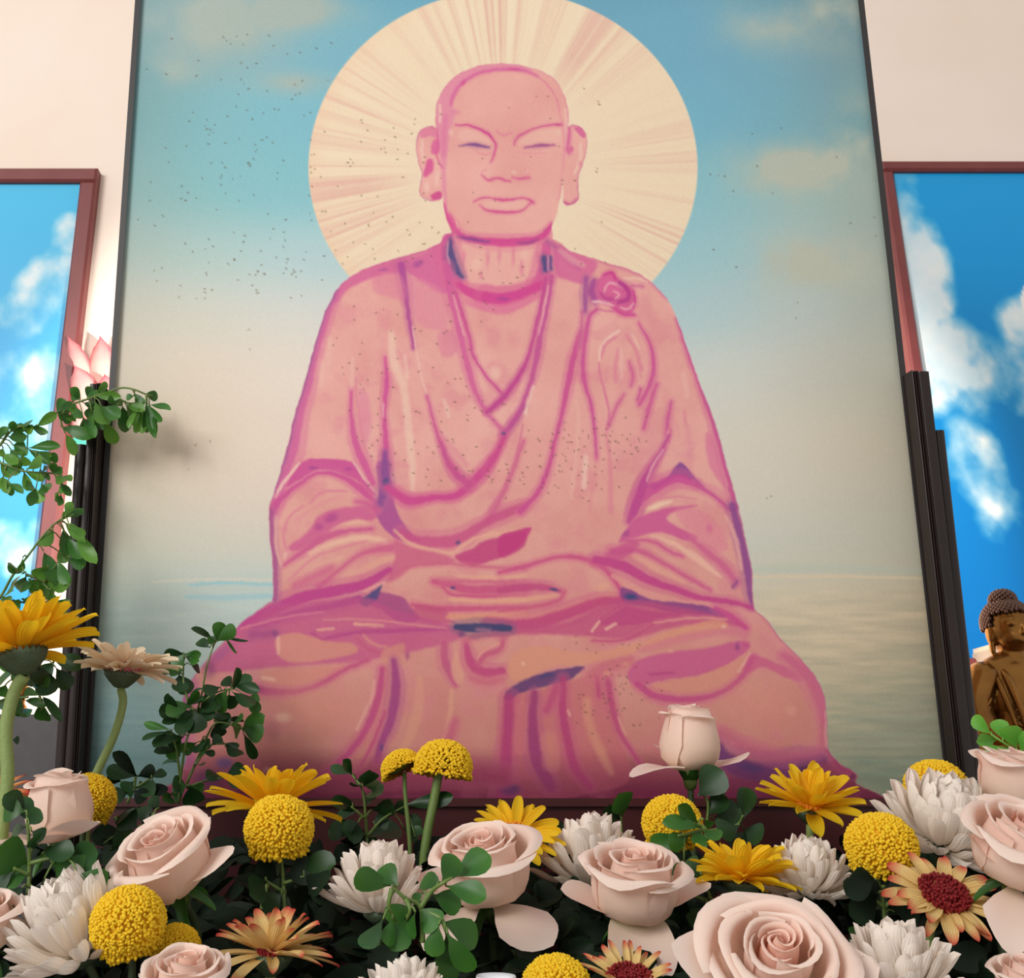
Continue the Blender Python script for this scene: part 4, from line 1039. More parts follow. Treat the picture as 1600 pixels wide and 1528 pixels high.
# ------------------------------------------------------------------ the large framed picture
LEAN = math.radians(3.7)
PIC0 = Vector((0, 0.90, 1.30))
PICN = Vector((0, -math.cos(LEAN), -math.sin(LEAN)))           # towards the viewer
def pp(x, y, off=0.0):
    return on_plane(x, y, PIC0 + PICN * off, PICN)
# print corners, on the plane of the picture
def edge_l(y): return 219.0 + (138.0 - 219.0) * y / 1210.0
def edge_r(y): return 1341.0 + (1476.0 - 1341.0) * y / 1200.0
YT, YB = -70.0, 1247.0
pic = empty('framed_picture', Matrix.Translation(pp(800, 1290)), 'large upright picture of a seated pink monk with halo, in a dark wooden stand', 'picture')
pinv = Matrix.Translation(-pic.location)
M_print = mat_print('monk_print', 0.5, 0.25, 0.05)
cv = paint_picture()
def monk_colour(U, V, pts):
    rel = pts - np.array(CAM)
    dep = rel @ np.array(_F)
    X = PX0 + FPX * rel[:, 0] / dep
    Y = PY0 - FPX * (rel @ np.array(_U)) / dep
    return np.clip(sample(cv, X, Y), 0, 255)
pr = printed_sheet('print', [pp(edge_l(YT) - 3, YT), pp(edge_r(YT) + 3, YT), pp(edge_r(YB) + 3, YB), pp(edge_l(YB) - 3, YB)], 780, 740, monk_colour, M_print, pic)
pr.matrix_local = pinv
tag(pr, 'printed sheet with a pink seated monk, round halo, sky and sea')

def slab(name, q, off0, off1, mat, parent, smooth=False):
    """four picture positions on the picture plane, thickened from off0 to off1 towards the viewer"""
    v = [pp(x, y, off0) for x, y in q] + [pp(x, y, off1) for x, y in q]
    c0 = sum(v[:4], Vector()) / 4
    mb = MB().add(v, [(3, 2, 1, 0), (4, 5, 6, 7), (0, 1, 5, 4), (1, 2, 6, 5), (2, 3, 7, 6), (3, 0, 4, 7)])
    o = obj(name, mb.mesh(name, smooth), mat, parent, pinv)
    return o
slab('backing_board', [(edge_l(YT) - 4, YT), (edge_r(YT) + 4, YT), (edge_r(1290) + 4, 1290), (edge_l(1290) - 4, 1290)], -0.014, -0.002, M_back, pic)
# thin edge frame
slab('frame_edge', [(edge_l(YT) - 8, YT), (edge_l(YT) + 0.5, YT), (edge_l(1245) + 1, 1245), (edge_l(1245) - 9, 1245)], -0.016, 0.004, M_thin, pic)
slab('frame_edge', [(edge_r(YT) - 0.5, YT), (edge_r(YT) + 9, YT), (edge_r(1245) + 9, 1245), (edge_r(1245) - 1, 1245)], -0.016, 0.004, M_thin, pic)
slab('frame_edge', [(edge_l(YT) - 8, YT - 10), (edge_r(YT) + 9, YT - 10), (edge_r(YT) + 9, YT), (edge_l(YT) - 8, YT)], -0.016, 0.004, M_thin, pic)
slab('base_panel', [(edge_l(1247) + 2, 1247), (edge_r(1247) - 2, 1247), (edge_r(1600), 1728), (edge_l(1600), 1728)], -0.012, 0.006, M_maroon, pic)
slab('base_moulding', [(edge_l(1247) + 2, 1248), (edge_r(1247) - 2, 1248), (edge_r(1262), 1260), (edge_l(1262), 1260)], 0.006, 0.011, M_maroon, pic)

def moulded_post(name, ti, to, bi, bo, mat, beads, depth0=-0.03, depth1=0.016):
    """upright of the stand: moulded profile swept between top and bottom edges (inner/outer picture positions)"""
    n = 40
    prof = []
    for k in range(n + 1):
        t = k / n
        h = depth1
        for (c, w, d) in beads:
            if abs(t - c) < w:
                h = max(h, depth1 + d * math.sqrt(max(0.0, 1 - ((t - c) / w) ** 2)))
        e = min(t, 1 - t) * 14
        h -= 0.005 * max(0, 1 - e) ** 2
        prof.append((t, h))
    mb = MB()
    vs = []
    for (ei, eo, up) in ((ti, to, 1), (bi, bo, 0)):
        for t, h in prof:
            x = ei[0] + (eo[0] - ei[0]) * t; y = ei[1] + (eo[1] - ei[1]) * t
            vs.append(pp(x, y, 0) + PICN * h)
        vs.append(pp(eo[0], eo[1], 0) + PICN * depth0); vs.append(pp(ei[0], ei[1], 0) + PICN * depth0)
    m = n + 3
    fs = [(k, (k + 1) % m, m + (k + 1) % m, m + k) for k in range(m)]
    fs += [tuple(range(m - 1, -1, -1)), tuple(range(m, 2 * m))]
    mb.add(vs, fs)
    o = obj(name, mb.mesh(name, False), mat, pic, pinv)
    return o
BEADS = [(0.10, 0.07, 0.004), (0.24, 0.055, 0.003), (0.36, 0.05, 0.0035), (0.72, 0.26, 0.0015)]
moulded_post('post', (169, 609), (149, 609), (108, 1726), (76, 1726), M_dark, BEADS)
moulded_post('side_rail', (140, 699), (122, 699), (78, 1726), (57, 1726), M_dark, [(0.5, 0.5, 0.004)], -0.026, 0.007)
moulded_post('post', (1407, 590), (1440, 590), (1533, 1726), (1568, 1726), M_dark, BEADS)
moulded_post('side_rail', (1452, 677), (1469, 677), (1560, 1726), (1585, 1726), M_dark, [(0.5, 0.5, 0.004)], -0.026, 0.007)
slab('foot', [(40, 1680), (190, 1680), (190, 1728), (40, 1728)], -0.06, 0.06, M_dark, pic)
slab('foot', [(1440, 1680), (1600, 1680), (1600, 1728), (1440, 1728)], -0.06, 0.06, M_dark, pic)
# ------------------------------------------------------------------ flowers and leaves: builders
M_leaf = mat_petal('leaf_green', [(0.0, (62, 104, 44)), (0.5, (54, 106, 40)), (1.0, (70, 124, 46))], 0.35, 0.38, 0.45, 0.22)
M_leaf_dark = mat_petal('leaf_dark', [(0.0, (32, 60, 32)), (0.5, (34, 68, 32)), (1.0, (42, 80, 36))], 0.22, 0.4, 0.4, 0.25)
M_leaf_shaded = mat_petal('leaf_shaded', [(0.0, (14, 26, 16)), (0.6, (17, 32, 18)), (1.0, (22, 42, 22))], 0.08, 0.6, 0.2, 0.3)  # green darkened to stand in for shade low between the stems
M_leaf_lime = mat_petal('leaf_lime_backlit', [(0.0, (112, 176, 70)), (0.5, (106, 182, 66)), (1.0, (130, 200, 84))], 0.45, 0.4, 0.4, 0.12)  # green lightened so the leaves look lit from behind
M_leaf_pale = mat_petal('leaf_fresh', [(0.0, (96, 142, 60)), (0.5, (92, 146, 56)), (1.0, (112, 164, 66))], 0.45, 0.35, 0.5, 0.18)
M_stem = mat_plain('stem_green', (92, 118, 58), 0.5, noise=0.8, nscale=60, col2=(112, 136, 66))
M_stem_dark = mat_plain('stem_dark', (48, 66, 38), 0.55, noise=0.8, nscale=60, col2=(62, 80, 44))
M_stem_ger = mat_plain('gerbera_stem', (122, 146, 82), 0.55, noise=0.8, nscale=50, col2=(142, 160, 92), bump=0.3, bscale=300)
M_calyx = mat_plain('calyx_green', (92, 110, 84), 0.6, noise=0.9, nscale=120, col2=(66, 86, 62), bump=0.4, bscale=500)
M_rose = mat_petal('rose_petal', [(0.0, (238, 228, 190)), (0.18, (248, 222, 200)), (0.6, (250, 222, 207)), (1.0, (252, 232, 219))], 0.28, 0.6, 0.2, 0.02)
M_rose_in = mat_petal('rose_heart', [(0.0, (242, 186, 156)), (0.5, (246, 198, 176)), (1.0, (249, 220, 205))], 0.3, 0.6, 0.2, 0.02)
M_mum = mat_petal('white_petal', [(0.0, (220, 212, 178)), (0.25, (246, 234, 220)), (1.0, (252, 243, 233))], 0.28, 0.55, 0.2, 0.04, veins=0.25)
M_yel = mat_petal('yellow_petal', [(0.0, (234, 156, 24)), (0.2, (249, 200, 30)), (1.0, (252, 214, 44))], 0.42, 0.55, 0.2, 0.05, veins=0.35)
M_cream = mat_petal('cream_red_petal', [(0.0, (208, 96, 64)), (0.14, (234, 192, 116)), (0.70, (240, 210, 142)), (0.90, (228, 136, 98)), (1.0, (200, 54, 54))], 0.28, 0.55, 0.2, 0.06, veins=0.35)
M_creamp = mat_petal('cream_pink_petal', [(0.0, (226, 150, 140)), (0.3, (240, 214, 180)), (1.0, (246, 228, 196))], 0.28, 0.55, 0.2, 0.05, veins=0.3)
M_redtip = mat_petal('red_cream_petal', [(0.0, (196, 40, 40)), (0.3, (224, 120, 80)), (0.6, (232, 176, 110)), (1.0, (206, 48, 44))], 0.28, 0.55, 0.2, 0.06, veins=0.35)
M_pom = mat_petal('yellow_floret', [(0.0, (222, 164, 14)), (0.5, (246, 198, 26)), (1.0, (252, 214, 54))], 0.15, 0.6, 0.2, 0.0)
M_disc_o = mat_plain('orange_disc', (226, 128, 20), 0.7, noise=0.9, nscale=300, col2=(240, 160, 30))
M_disc_r = mat_plain('red_disc', (150, 24, 28), 0.7, noise=0.9, nscale=300, col2=(110, 16, 22))
M_disc_p = mat_plain('pink_disc', (200, 92, 110), 0.7, noise=0.9, nscale=300, col2=(222, 140, 140))

def grid_faces(nu, nv):
    return [(j * (nu + 1) + i, j * (nu + 1) + i + 1, (j + 1) * (nu + 1) + i + 1, (j + 1) * (nu + 1) + i) for j in range(nv) for i in range(nu)]

def strap_petal(name, L, Wd, th0, th1, cup=0.25, tip=0.55, nv=7, nu=4, notch=0.0, twist=0.0, base_w=0.35, power=0.8):
    """petal that leaves the centre along +X and bends from elevation th0 to th1 (degrees)"""
    x = z = 0.0
    nv += 2
    nu = max(nu, 6)
    ss = [1 - (1 - j / nv) ** 1.55 for j in range(nv + 1)]
    cl = [(0.0, 0.0, math.radians(th0))]
    for j in range(nv):
        th = math.radians(th0 + (th1 - th0) * (ss[j] + ss[j + 1]) / 2)
        ds = L * (ss[j + 1] - ss[j])
        x += ds * math.cos(th); z += ds * math.sin(th)
        cl.append((x, z, math.radians(th0 + (th1 - th0) * ss[j + 1])))
    vs, uv = [], []
    for j, (cx, cz, th) in enumerate(cl):
        s = ss[j]
        w = base_w + (1 - base_w) * min(1, s / tip) ** power
        if s > tip:
            q = (s - tip) / (1 - tip)
            w *= math.sqrt(max(0.0, 1 - q ** 2.2)) * 0.96 + 0.04
        for i in range(nu + 1):
            t = -1 + 2 * i / nu
            y = t * w * Wd / 2
            up = cup * Wd * (abs(t) ** 1.7) * w
            tw = twist * s * t * Wd * 0.5
            ex = -notch * L * (abs(t) < 0.3) * (s > 0.99)
            vs.append((cx + ex - math.sin(th) * (up + tw), y, cz + math.cos(th) * (up + tw)))
            uv.append((i / nu, s))
    return new_mesh(name, vs, grid_faces(nu, nv), True, uv)

def axis_matrix(loc, axis, spin=0.0):
    z = Vector(axis).normalized()
    q = z.to_track_quat('Z', 'Y')
    return Matrix.Translation(loc) @ q.to_matrix().to_4x4() @ Matrix.Rotation(spin, 4, 'Z')

def petal_matrix(phi, r=0.0, z=0.0, s=1.0, tilt=0.0, roll=0.0, sw=None):
    return Matrix.Rotation(phi, 4, 'Z') @ Matrix.Translation((r, 0, z)) @ Matrix.Rotation(-tilt, 4, 'Y') @ Matrix.Rotation(roll, 4, 'X') @ Matrix.Diagonal((s, s if sw is None else sw, s, 1))

SOIL = 1.13
def stem_part(root, M, pts, r, mat, name='stem', n=8):
    inv = M.inverted()
    q = [Vector(pts[0])]
    for b_ in pts[1:]:
        a_, b_ = q[-1].copy(), Vector(b_)
        m_ = max(1, int((b_ - a_).length / 0.022))
        q += [a_.lerp(b_, (i + 1) / m_) for i in range(m_)]
    c = bez(q, 3 * len(q))
    return obj(name, MB().tube([inv @ p for p in c], r, n).mesh(name), mat, root)

def default_stem(M, d=0.03, bow=0.0, dx=0.0):
    o = M.translation
    ax = (M.to_3x3() @ Vector((0, 0, 1))).normalized()
    a = o - ax * d
    end = Vector((o.x + dx - ax.x * 0.03, o.y + 0.01, SOIL))
    mid = a.lerp(end, 0.5) + Vector((bow, 0, 0)) - ax * 0.012
    return [o, a, mid, end]

_cache = {}
def cached(key, fn):
    if key not in _cache:
        _cache[key] = fn()
    return _cache[key]

# ---- chrysanthemum -------------------------------------------------------------
def make_mum(label, loc, axis, radius, seed, tiers=None, group='white chrysanthemums', stem=True, bend=None, density=1.0):
    r = random.Random(seed)
    M = axis_matrix(loc, axis, r.uniform(0, 6))
    root = empty('white_chrysanthemum', M, label, 'flower', group)
    tiers = tiers or [(-8, 50, 1.00, 18, 0.00), (12, 78, 1.02, 19, 0.01), (28, 100, 1.0, 18, 0.03), (42, 118, 0.98, 16, 0.05), (56, 132, 0.92, 14, 0.07), (68, 145, 0.84, 11, 0.09), (80, 150, 0.7, 8, 0.1)]
    for ti, (t0, t1, ln, n, z) in enumerate(tiers):
        meshes = []
        for v in range(2):
            key = ('mum', ti, v, t0, t1)
            meshes.append(cached(key, lambda: (lambda me: (me.materials.append(M_mum), me)[1])(strap_petal('white_petal', 1.0 * ln, 0.25, t0 + (v - .5) * 8, t1 + (v - .5) * 14, 0.36, 0.80, 7, 4, 0, 0.1, 0.45, 0.9))))
        n = int(n * density * 1.3)
        for k in range(n):
            phi = 2 * math.pi * (k + 0.5 * (ti % 2) + r.uniform(-.22, .22)) / n
            s = radius * r.uniform(0.88, 1.1)
            obj('petal', meshes[k % 2], None, root, petal_matrix(phi, radius * 0.05, radius * z, s, math.radians(r.uniform(-7, 7)), r.uniform(-.15, .15), s * r.uniform(.85, 1.15)))
    if bend:
        for (phi, ln, t0, t1) in bend:
            me = strap_petal('loose_petal', radius * ln, radius * 0.22, t0, t1, 0.3, 0.7, 9, 4, 0, 0.2, 0.5)
            obj('petal', me, M_mum, root, petal_matrix(phi, 0, 0, 1))
    cal = MB().lathe([(0.001, -0.18 * radius), (0.12 * radius, -0.16 * radius), (0.24 * radius, -0.06 * radius), (0.26 * radius, 0.02 * radius), (0.05 * radius, 0.05 * radius)], 16)
    obj('calyx', cal.mesh('calyx'), M_calyx, root)
    if stem:
        stem_part(root, M, default_stem(M), 0.0022, M_stem_dark)
    return root

# ---- gerbera -------------------------------------------------------------------
def make_gerbera(label, loc, axis, radius, seed, mat, disc, rows=None, group=None, stem_pts=None, stem_r=0.0028, disc_r=0.2, name='gerbera', pw=0.24, skip=None):
    r = random.Random(seed)
    M = axis_matrix(loc, axis, 0)
    root = empty(name, M, label, 'flower', group)
    rows = rows or [(4, -6, 1.0, 18, 0.0), (14, 6, 0.95, 17, 0.02), (26, 22, 0.78, 14, 0.04)]
    for ti, (t0, t1, ln, n, z) in enumerate(rows):
        ms = []
        for v in range(3):
            me = cached(('ger', mat.name, t0, t1, ln, pw, v), lambda: (lambda me: (me.materials.append(mat), me)[1])(strap_petal('strap_petal', ln * (1 - .1 * disc_r), pw * (0.75 if ln < .6 else 1), t0 + (v - 1) * 5, t1 + (v - 1) * 12, 0.16 + .08 * v, 0.5, 7, 4, 0.0, 0.25 * (v - 1), 0.42, 0.8)))
            ms.append(me)
        for k in range(n):
            phi = 2 * math.pi * (k + 0.5 * (ti % 2) + r.uniform(-.2, .2)) / n
            if skip and skip(phi, ti): continue
            s = radius * r.uniform(0.9, 1.06)
            obj('petal', r.choice(ms), None, root, petal_matrix(phi, radius * disc_r * 0.35, radius * z, s, math.radians(r.uniform(-7, 7)), r.uniform(-.22, .22), s * r.uniform(.88, 1.12)))
    # disc of small florets
    mb = MB()
    R = radius * disc_r
    for k in range(150):
        q = math.sqrt((k + 0.5) / 150); ph = k * 2.39996
        h = R * (0.30 + 0.25 * (1 - q * q) + 0.18 * (q > .7)) * r.uniform(.85, 1.15)
        c = Vector((R * q * math.cos(ph), R * q * math.sin(ph), 0))
        o = Vector((math.cos(ph), math.sin(ph), 0)) * (0.10 * R * (q > .55))
        w = R * 0.075
        t = Vector((-math.sin(ph), math.cos(ph), 0)) * w
        rr_ = Vector((math.cos(ph), math.sin(ph), 0)) * w
        top = c + o + Vector((0, 0, h))
        mb.add([c - t - rr_, c + t - rr_, c + t + rr_, c - t + rr_, top - t * .7 - rr_ * .7, top + t * .7 - rr_ * .7, top + t * .7 + rr_ * .7, top - t * .7 + rr_ * .7],
               [(0, 1, 5, 4), (1, 2, 6, 5), (2, 3, 7, 6), (3, 0, 4, 7), (4, 5, 6, 7)])
    o = obj('disc', mb.mesh('disc', False), disc, root); o['kind'] = 'stuff'
    # green cup of bracts
    mb = MB()
    prof = [(0.04, -0.30), (0.12, -0.27), (0.22, -0.17), (0.30, -0.07), (0.33, 0.0), (0.15, 0.02)]
    n = 48
    vs = []
    for j, (pr_, pz) in enumerate(prof):
        for k in range(n):
            an = 2 * math.pi * k / n
            q = 1 + 0.05 * math.cos(an * 24) * (j > 0)
            vs.append((radius * pr_ * q * math.cos(an), radius * pr_ * q * math.sin(an), radius * (pz + (0.03 * math.cos(an * 24) if j == 4 else 0))))
    mb.add(vs, [(j * n + k, j * n + (k + 1) % n, (j + 1) * n + (k + 1) % n, (j + 1) * n + k) for j in range(len(prof) - 1) for k in range(n)])
    obj('calyx', mb.mesh('calyx'), M_calyx, root)
    if stem_pts is None:
        stem_pts = default_stem(M)
    stem_part(root, M, [M @ Vector((0, 0, -0.3 * radius))] + stem_pts[1:], stem_r, M_stem_ger, n=10)
    return root

# ---- pompon --------------------------------------------------------------------
def pom_mesh(seed, n=1500, open_deg=140, squash=0.95):
    r = random.Random(seed)
    vs, fs, uv = [], [], []
    zmin = math.cos(math.radians(open_deg))
    for k in range(n):
        z = 1 - (1 - zmin) * (k + 0.5) / n
        ph = k * 2.39996 + r.uniform(-.1, .1)
        rr_ = math.sqrt(max(0, 1 - z * z))
        nrm = Vector((rr_ * math.cos(ph), rr_ * math.sin(ph), z * squash)).normalized()
        t = Vector((-math.sin(ph), math.cos(ph), 0))
        b = nrm.cross(t)
        d = (nrm + b * r.uniform(-.12, .12) + t * r.uniform(-.12, .12) + Vector((0, 0, -0.25 * (z < -0.2)))).normalized()
        R0, R1 = 0.80, r.uniform(0.955, 1.015)
        if z < zmin + 0.18: R1 *= r.uniform(1.0, 1.12)
        w0, w1 = 0.04, 0.060 * r.uniform(.85, 1.15)
        c0 = Vector((nrm.x, nrm.y, nrm.z)) * R0
        c1 = c0 + d * (R1 - R0) * 0.82
        c2 = c0 + d * (R1 - R0)
        base = len(vs)
        rt = r.uniform(0, math.pi)
        a1 = t * math.cos(rt) + b * math.sin(rt); a2 = b * math.cos(rt) - t * math.sin(rt)
        for (c, w, s) in ((c0, w0, 0.0), (c1, w1, 0.75)):
            for q in range(5):
                an = 2 * math.pi * q / 5
                vs.append(c + a1 * (w * math.cos(an)) + a2 * (w * 0.75 * math.sin(an))); uv.append((q / 5, s))
        vs.append(c2); uv.append((.5, 1.0))
        for q in range(5):
            q2 = (q + 1) % 5
            fs.append((base + q, base + q2, base + 5 + q2, base + 5 + q))
            fs.append((base + 5 + q, base + 5 + q2, base + 10))
    vs = [(v[0], v[1], v[2] * squash) for v in vs]
    me = new_mesh('florets', vs, fs, True, uv)
    me.materials.append(M_pom)
    return me
POMS = [pom_mesh(s) for s in (1, 2, 3)] + [pom_mesh(4, 1250, 112, 0.9), pom_mesh(5, 1150, 100, 0.85)]
_core = MB().lathe([(0.001, 0.88), (0.42, 0.78), (0.75, 0.44), (0.90, 0.0), (0.78, -0.42), (0.50, -0.60), (0.1, -0.58)], 20).mesh('core')
_core.materials.append(mat_plain('floret_heart', (222, 168, 22), 0.8))
_core2 = MB().lathe([(0.001, 0.66), (0.35, 0.58), (0.62, 0.32), (0.7, 0.02), (0.5, -0.06), (0.1, -0.12)], 20).mesh('core_open')
_core2.materials.append(mat_plain('floret_heart_green', (120, 128, 40), 0.8))
def make_pom(label, loc, axis, radius, variant, spin, stem_pts=None, stem_r=0.002, stem_mat=None):
    M = axis_matrix(loc, axis, spin)
    root = empty('yellow_pompon_chrysanthemum', M, label, 'flower', 'yellow pompon chrysanthemums')
    S = Matrix.Diagonal((radius, radius, radius, 1))
    f = obj('florets', POMS[variant], None, root, S); f['kind'] = 'stuff'
    obj('flower_heart', _core if variant < 3 else _core2, None, root, S)
    if stem_pts is None:
        stem_pts = default_stem(M, radius)
    stem_part(root, M, stem_pts, stem_r, stem_mat or M_stem_dark)
    return root

# ---- rose ----------------------------------------------------------------------
def rose_petal(prof, A, phi0, drop=0.2, spiral=0.04, wav=0.0, seed=0, nu=10, nv=9, base=0.35, point=0.0, full=0.45, reflex=0.0, edge=2.2):
    r = random.Random(seed)
    p = bez([(a, b, 0) for a, b in prof], 41)
    A = math.radians(A)
    ph1, ph2 = r.uniform(0, 6), r.uniform(0, 6)
    vs, uv = [], []
    for j in range(nv + 1):
        s0 = j / nv
        for i in range(nu + 1):
            t = -1 + 2 * i / nu
            s = s0 * (1 - drop * abs(t) ** edge)
            s = min(1.0, max(0.0, s))
            q = s * 40
            k = min(39, int(q)); v = p[k].lerp(p[k + 1], q - k)
            rad, z = v.x, v.y
            wfun = base + (1 - base) * min(1, s0 / full) ** 0.75
            an = phi0 + A * t * wfun
            rad = rad + spiral * t * s0 + wav * s0 ** 3 * math.sin(3.1 * t + ph1) + reflex * s0 ** 2 * abs(t) ** 3
            z = z + wav * s0 ** 2 * math.sin(4.3 * t + ph2) - reflex * 0.6 * s0 ** 2 * abs(t) ** 3
            vs.append((rad * math.cos(an), rad * math.sin(an), z)); uv.append((i / nu, s0))
    return new_mesh('rose_petal', vs, grid_faces(nu, nv), True, uv)

def make_rose(label, loc, axis, radius, seed, kind='half', stem_pts=None, extra=None, spin=None, show_calyx=False, hang=None):
    r = random.Random(seed)
    M = axis_matrix(loc, axis, r.uniform(0, 6.28) if spin is None else spin)
    root = empty('pink_rose', M, label, 'flower', 'pale pink roses')
    S = Matrix.Diagonal((radius, radius, radius, 1))
    def layer(n, prof, A, mat, **kw):
        o0 = r.uniform(0, 6.28)
        for k in range(n):
            j = lambda v: v * r.uniform(.95, 1.05)
            hs, ws_ = r.uniform(.93, 1.05), r.uniform(.94, 1.06)
            pf = [(a * ws_ * r.uniform(.98, 1.02), b * hs * r.uniform(.98, 1.02)) for a, b in prof]
            me = rose_petal(pf, A * r.uniform(.93, 1.07), o0 + 2 * math.pi * k / n + r.uniform(-.12, .12), seed=r.randint(0, 9999), **kw)
            obj('petal', me, mat, root, S)
    if kind == 'bud':
        layer(3, [(0.05, 0.0), (0.16, 0.3), (0.14, 0.8), (0.06, 1.16)], 110, M_rose_in, drop=.1, spiral=.05)
        layer(3, [(0.06, 0.0), (0.34, 0.25), (0.40, 0.65), (0.26, 1.08), (0.22, 1.22), (0.27, 1.28)], 85, M_rose, drop=.16, spiral=.05, wav=.03)
        layer(3, [(0.07, -0.02), (0.46, 0.18), (0.54, 0.58), (0.42, 1.0), (0.36, 1.14), (0.42, 1.22)], 80, M_rose, drop=.22, spiral=.06, wav=.035, reflex=.03)
        layer(3, [(0.08, -0.03), (0.50, 0.15), (0.60, 0.54), (0.50, 0.92), (0.46, 1.06), (0.54, 1.12), (0.6, 1.08)], 64, M_rose, drop=.30, spiral=.05, wav=.03, reflex=.05, edge=1.7)
    elif kind == 'half':
        layer(3, [(0.04, 0.1), (0.10, 0.4), (0.09, 0.9), (0.05, 1.08)], 115, M_rose_in, drop=.08, spiral=.05, wav=.02)
        layer(3, [(0.05, 0.05), (0.22, 0.3), (0.24, 0.8), (0.19, 1.06), (0.22, 1.1)], 90, M_rose_in, drop=.12, spiral=.05, wav=.025)
        layer(3, [(0.06, 0.0), (0.38, 0.25), (0.42, 0.7), (0.36, 1.0), (0.38, 1.1), (0.44, 1.12)], 80, M_rose, drop=.16, spiral=.06, wav=.03)
        layer(4, [(0.07, 0.0), (0.52, 0.2), (0.60, 0.6), (0.54, 0.92), (0.58, 1.04), (0.66, 1.04)], 66, M_rose, drop=.22, spiral=.06, wav=.035, reflex=.05, edge=1.9)
        layer(4, [(0.08, -0.02), (0.56, 0.12), (0.70, 0.46), (0.70, 0.80), (0.78, 0.94), (0.88, 0.92), (0.94, 0.84)], 56, M_rose, drop=.30, spiral=.05, wav=.04, reflex=.10, edge=1.5)
    else:
        layer(3, [(0.03, 0.1), (0.07, 0.4), (0.06, 0.84), (0.04, 0.92)], 120, M_rose_in, drop=.06, spiral=.04)
        layer(3, [(0.04, 0.05), (0.16, 0.3), (0.15, 0.78), (0.12, 0.96), (0.15, 0.99)], 95, M_rose_in, drop=.1, spiral=.06, wav=.02)
        layer(3, [(0.05, 0.0), (0.24, 0.25), (0.26, 0.7), (0.23, 0.94), (0.28, 0.98)], 84, M_rose_in, drop=.14, spiral=.06, wav=.025)
        layer(4, [(0.06, 0.0), (0.36, 0.2), (0.41, 0.62), (0.38, 0.9), (0.46, 0.93)], 70, M_rose, drop=.18, spiral=.06, wav=.035, edge=1.8)
        layer(4, [(0.07, 0.0), (0.48, 0.15), (0.60, 0.5), (0.60, 0.78), (0.70, 0.82), (0.76, 0.78)], 64, M_rose, drop=.24, spiral=.06, wav=.04, reflex=.06, edge=1.6)
        layer(5, [(0.08, -0.02), (0.54, 0.1), (0.76, 0.40), (0.84, 0.60), (0.98, 0.62), (1.06, 0.54)], 54, M_rose, drop=.30, spiral=.05, wav=.045, reflex=.10, edge=1.4)
    for (phi, length, e0, e1, A) in (extra or []):
        # loose outer petals that have fallen open
        pf = [(0.10, -0.02), (0.10 + length * 0.34 * math.cos(math.radians(e0)), length * 0.34 * math.sin(math.radians(e0)))]
        x, z = pf[-1]
        for q in (0.33, 0.66, 1.0):
            e = math.radians(e0 + (e1 - e0) * q)
            x += length * 0.24 * math.cos(e); z += length * 0.24 * math.sin(e)
            pf.append((x, z))
        obj('petal', rose_petal(pf, A, phi, drop=.42, spiral=0.0, wav=.05, seed=r.randint(0, 9999), base=.55, full=.5, reflex=-0.03, edge=1.3), M_rose, root, S)
    if hang:
        me = strap_petal('rose_petal', hang[1], hang[2], hang[3], hang[4], 0.12, 0.45, 9, 8, 0, 0, 0.75, 0.6)
        obj('petal', me, M_rose, root, S @ petal_matrix(hang[0], 0.22, 0.0, 1.0))
    cal = MB().lathe([(0.01, -0.34), (0.10, -0.32), (0.14, -0.2), (0.13, -0.1), (0.20, -0.03), (0.12, 0.04)], 16)
    hip = obj('rose_hip', cal.mesh('rose_hip'), M_stem, root, S)
    for k in range(5):
        me = strap_petal('sepal', 0.62, 0.2, -30 if not show_calyx else 62, -70 if not show_calyx else 40, 0.2, 0.2, 6, 4, 0, 0, 0.9)
        obj('sepal', me, M_leaf, hip, petal_matrix(2 * math.pi * k / 5 + .3, 0.10, -0.1 if not show_calyx else -0.22, 1.0))
    stem_part(root, M, [M @ Vector((0, 0, -0.3 * radius))] + (stem_pts or default_stem(M))[1:], 0.0024, M_stem_dark)
    return root

# ---- leaves --------------------------------------------------------------------
def leaf_mesh(v):
    nv, nu = 7, 4
    vs, uv = [], []
    prof = [(0.0, 0.05), (0.12, 0.16), (0.3, 0.55), (0.5, 0.86), (0.68, 1.0), (0.84, 0.9), (0.95, 0.55), (1.0, 0.12)]
    bend = (0.18, -0.12, 0.30, 0.02)[v]
    fold = (0.16, 0.22, 0.06, -0.12)[v]
    for s, w in prof:
        for i in range(nu + 1):
            t = -1 + 2 * i / nu
            vs.append((t * w * 0.5, s, fold * abs(t) * w * 0.5 - bend * s * s + (0.03 * math.sin(6 * s + v) * t)))
            uv.append((i / nu, s))
    return vs, grid_faces(nu, nv), uv
_LV = [leaf_mesh(v) for v in range(4)]
LEAF = {}
def leaf_me(mat, v):
    k = (mat.name, v)
    if k not in LEAF:
        me = new_mesh('leaf', *_LV[v][:2], True, _LV[v][2])
        me.materials.append(mat)
        LEAF[k] = me
    return LEAF[k]

def leaf_world(p0, p1, width, face, roll):
    y = p1 - p0
    L = y.length
    y = y / L
    z = face - y * face.dot(y)
    z = z.normalized() if z.length > 1e-5 else Vector((0, -1, 0))
    x = y.cross(z)
    z = z * math.cos(roll) + x * math.sin(roll)
    x = y.cross(z)
    Mx = Matrix((( x.x * width, y.x * L, z.x * L, p0.x), (x.y * width, y.y * L, z.y * L, p0.y), (x.z * width, y.z * L, z.z * L, p0.z), (0, 0, 0, 1)))
    return Mx

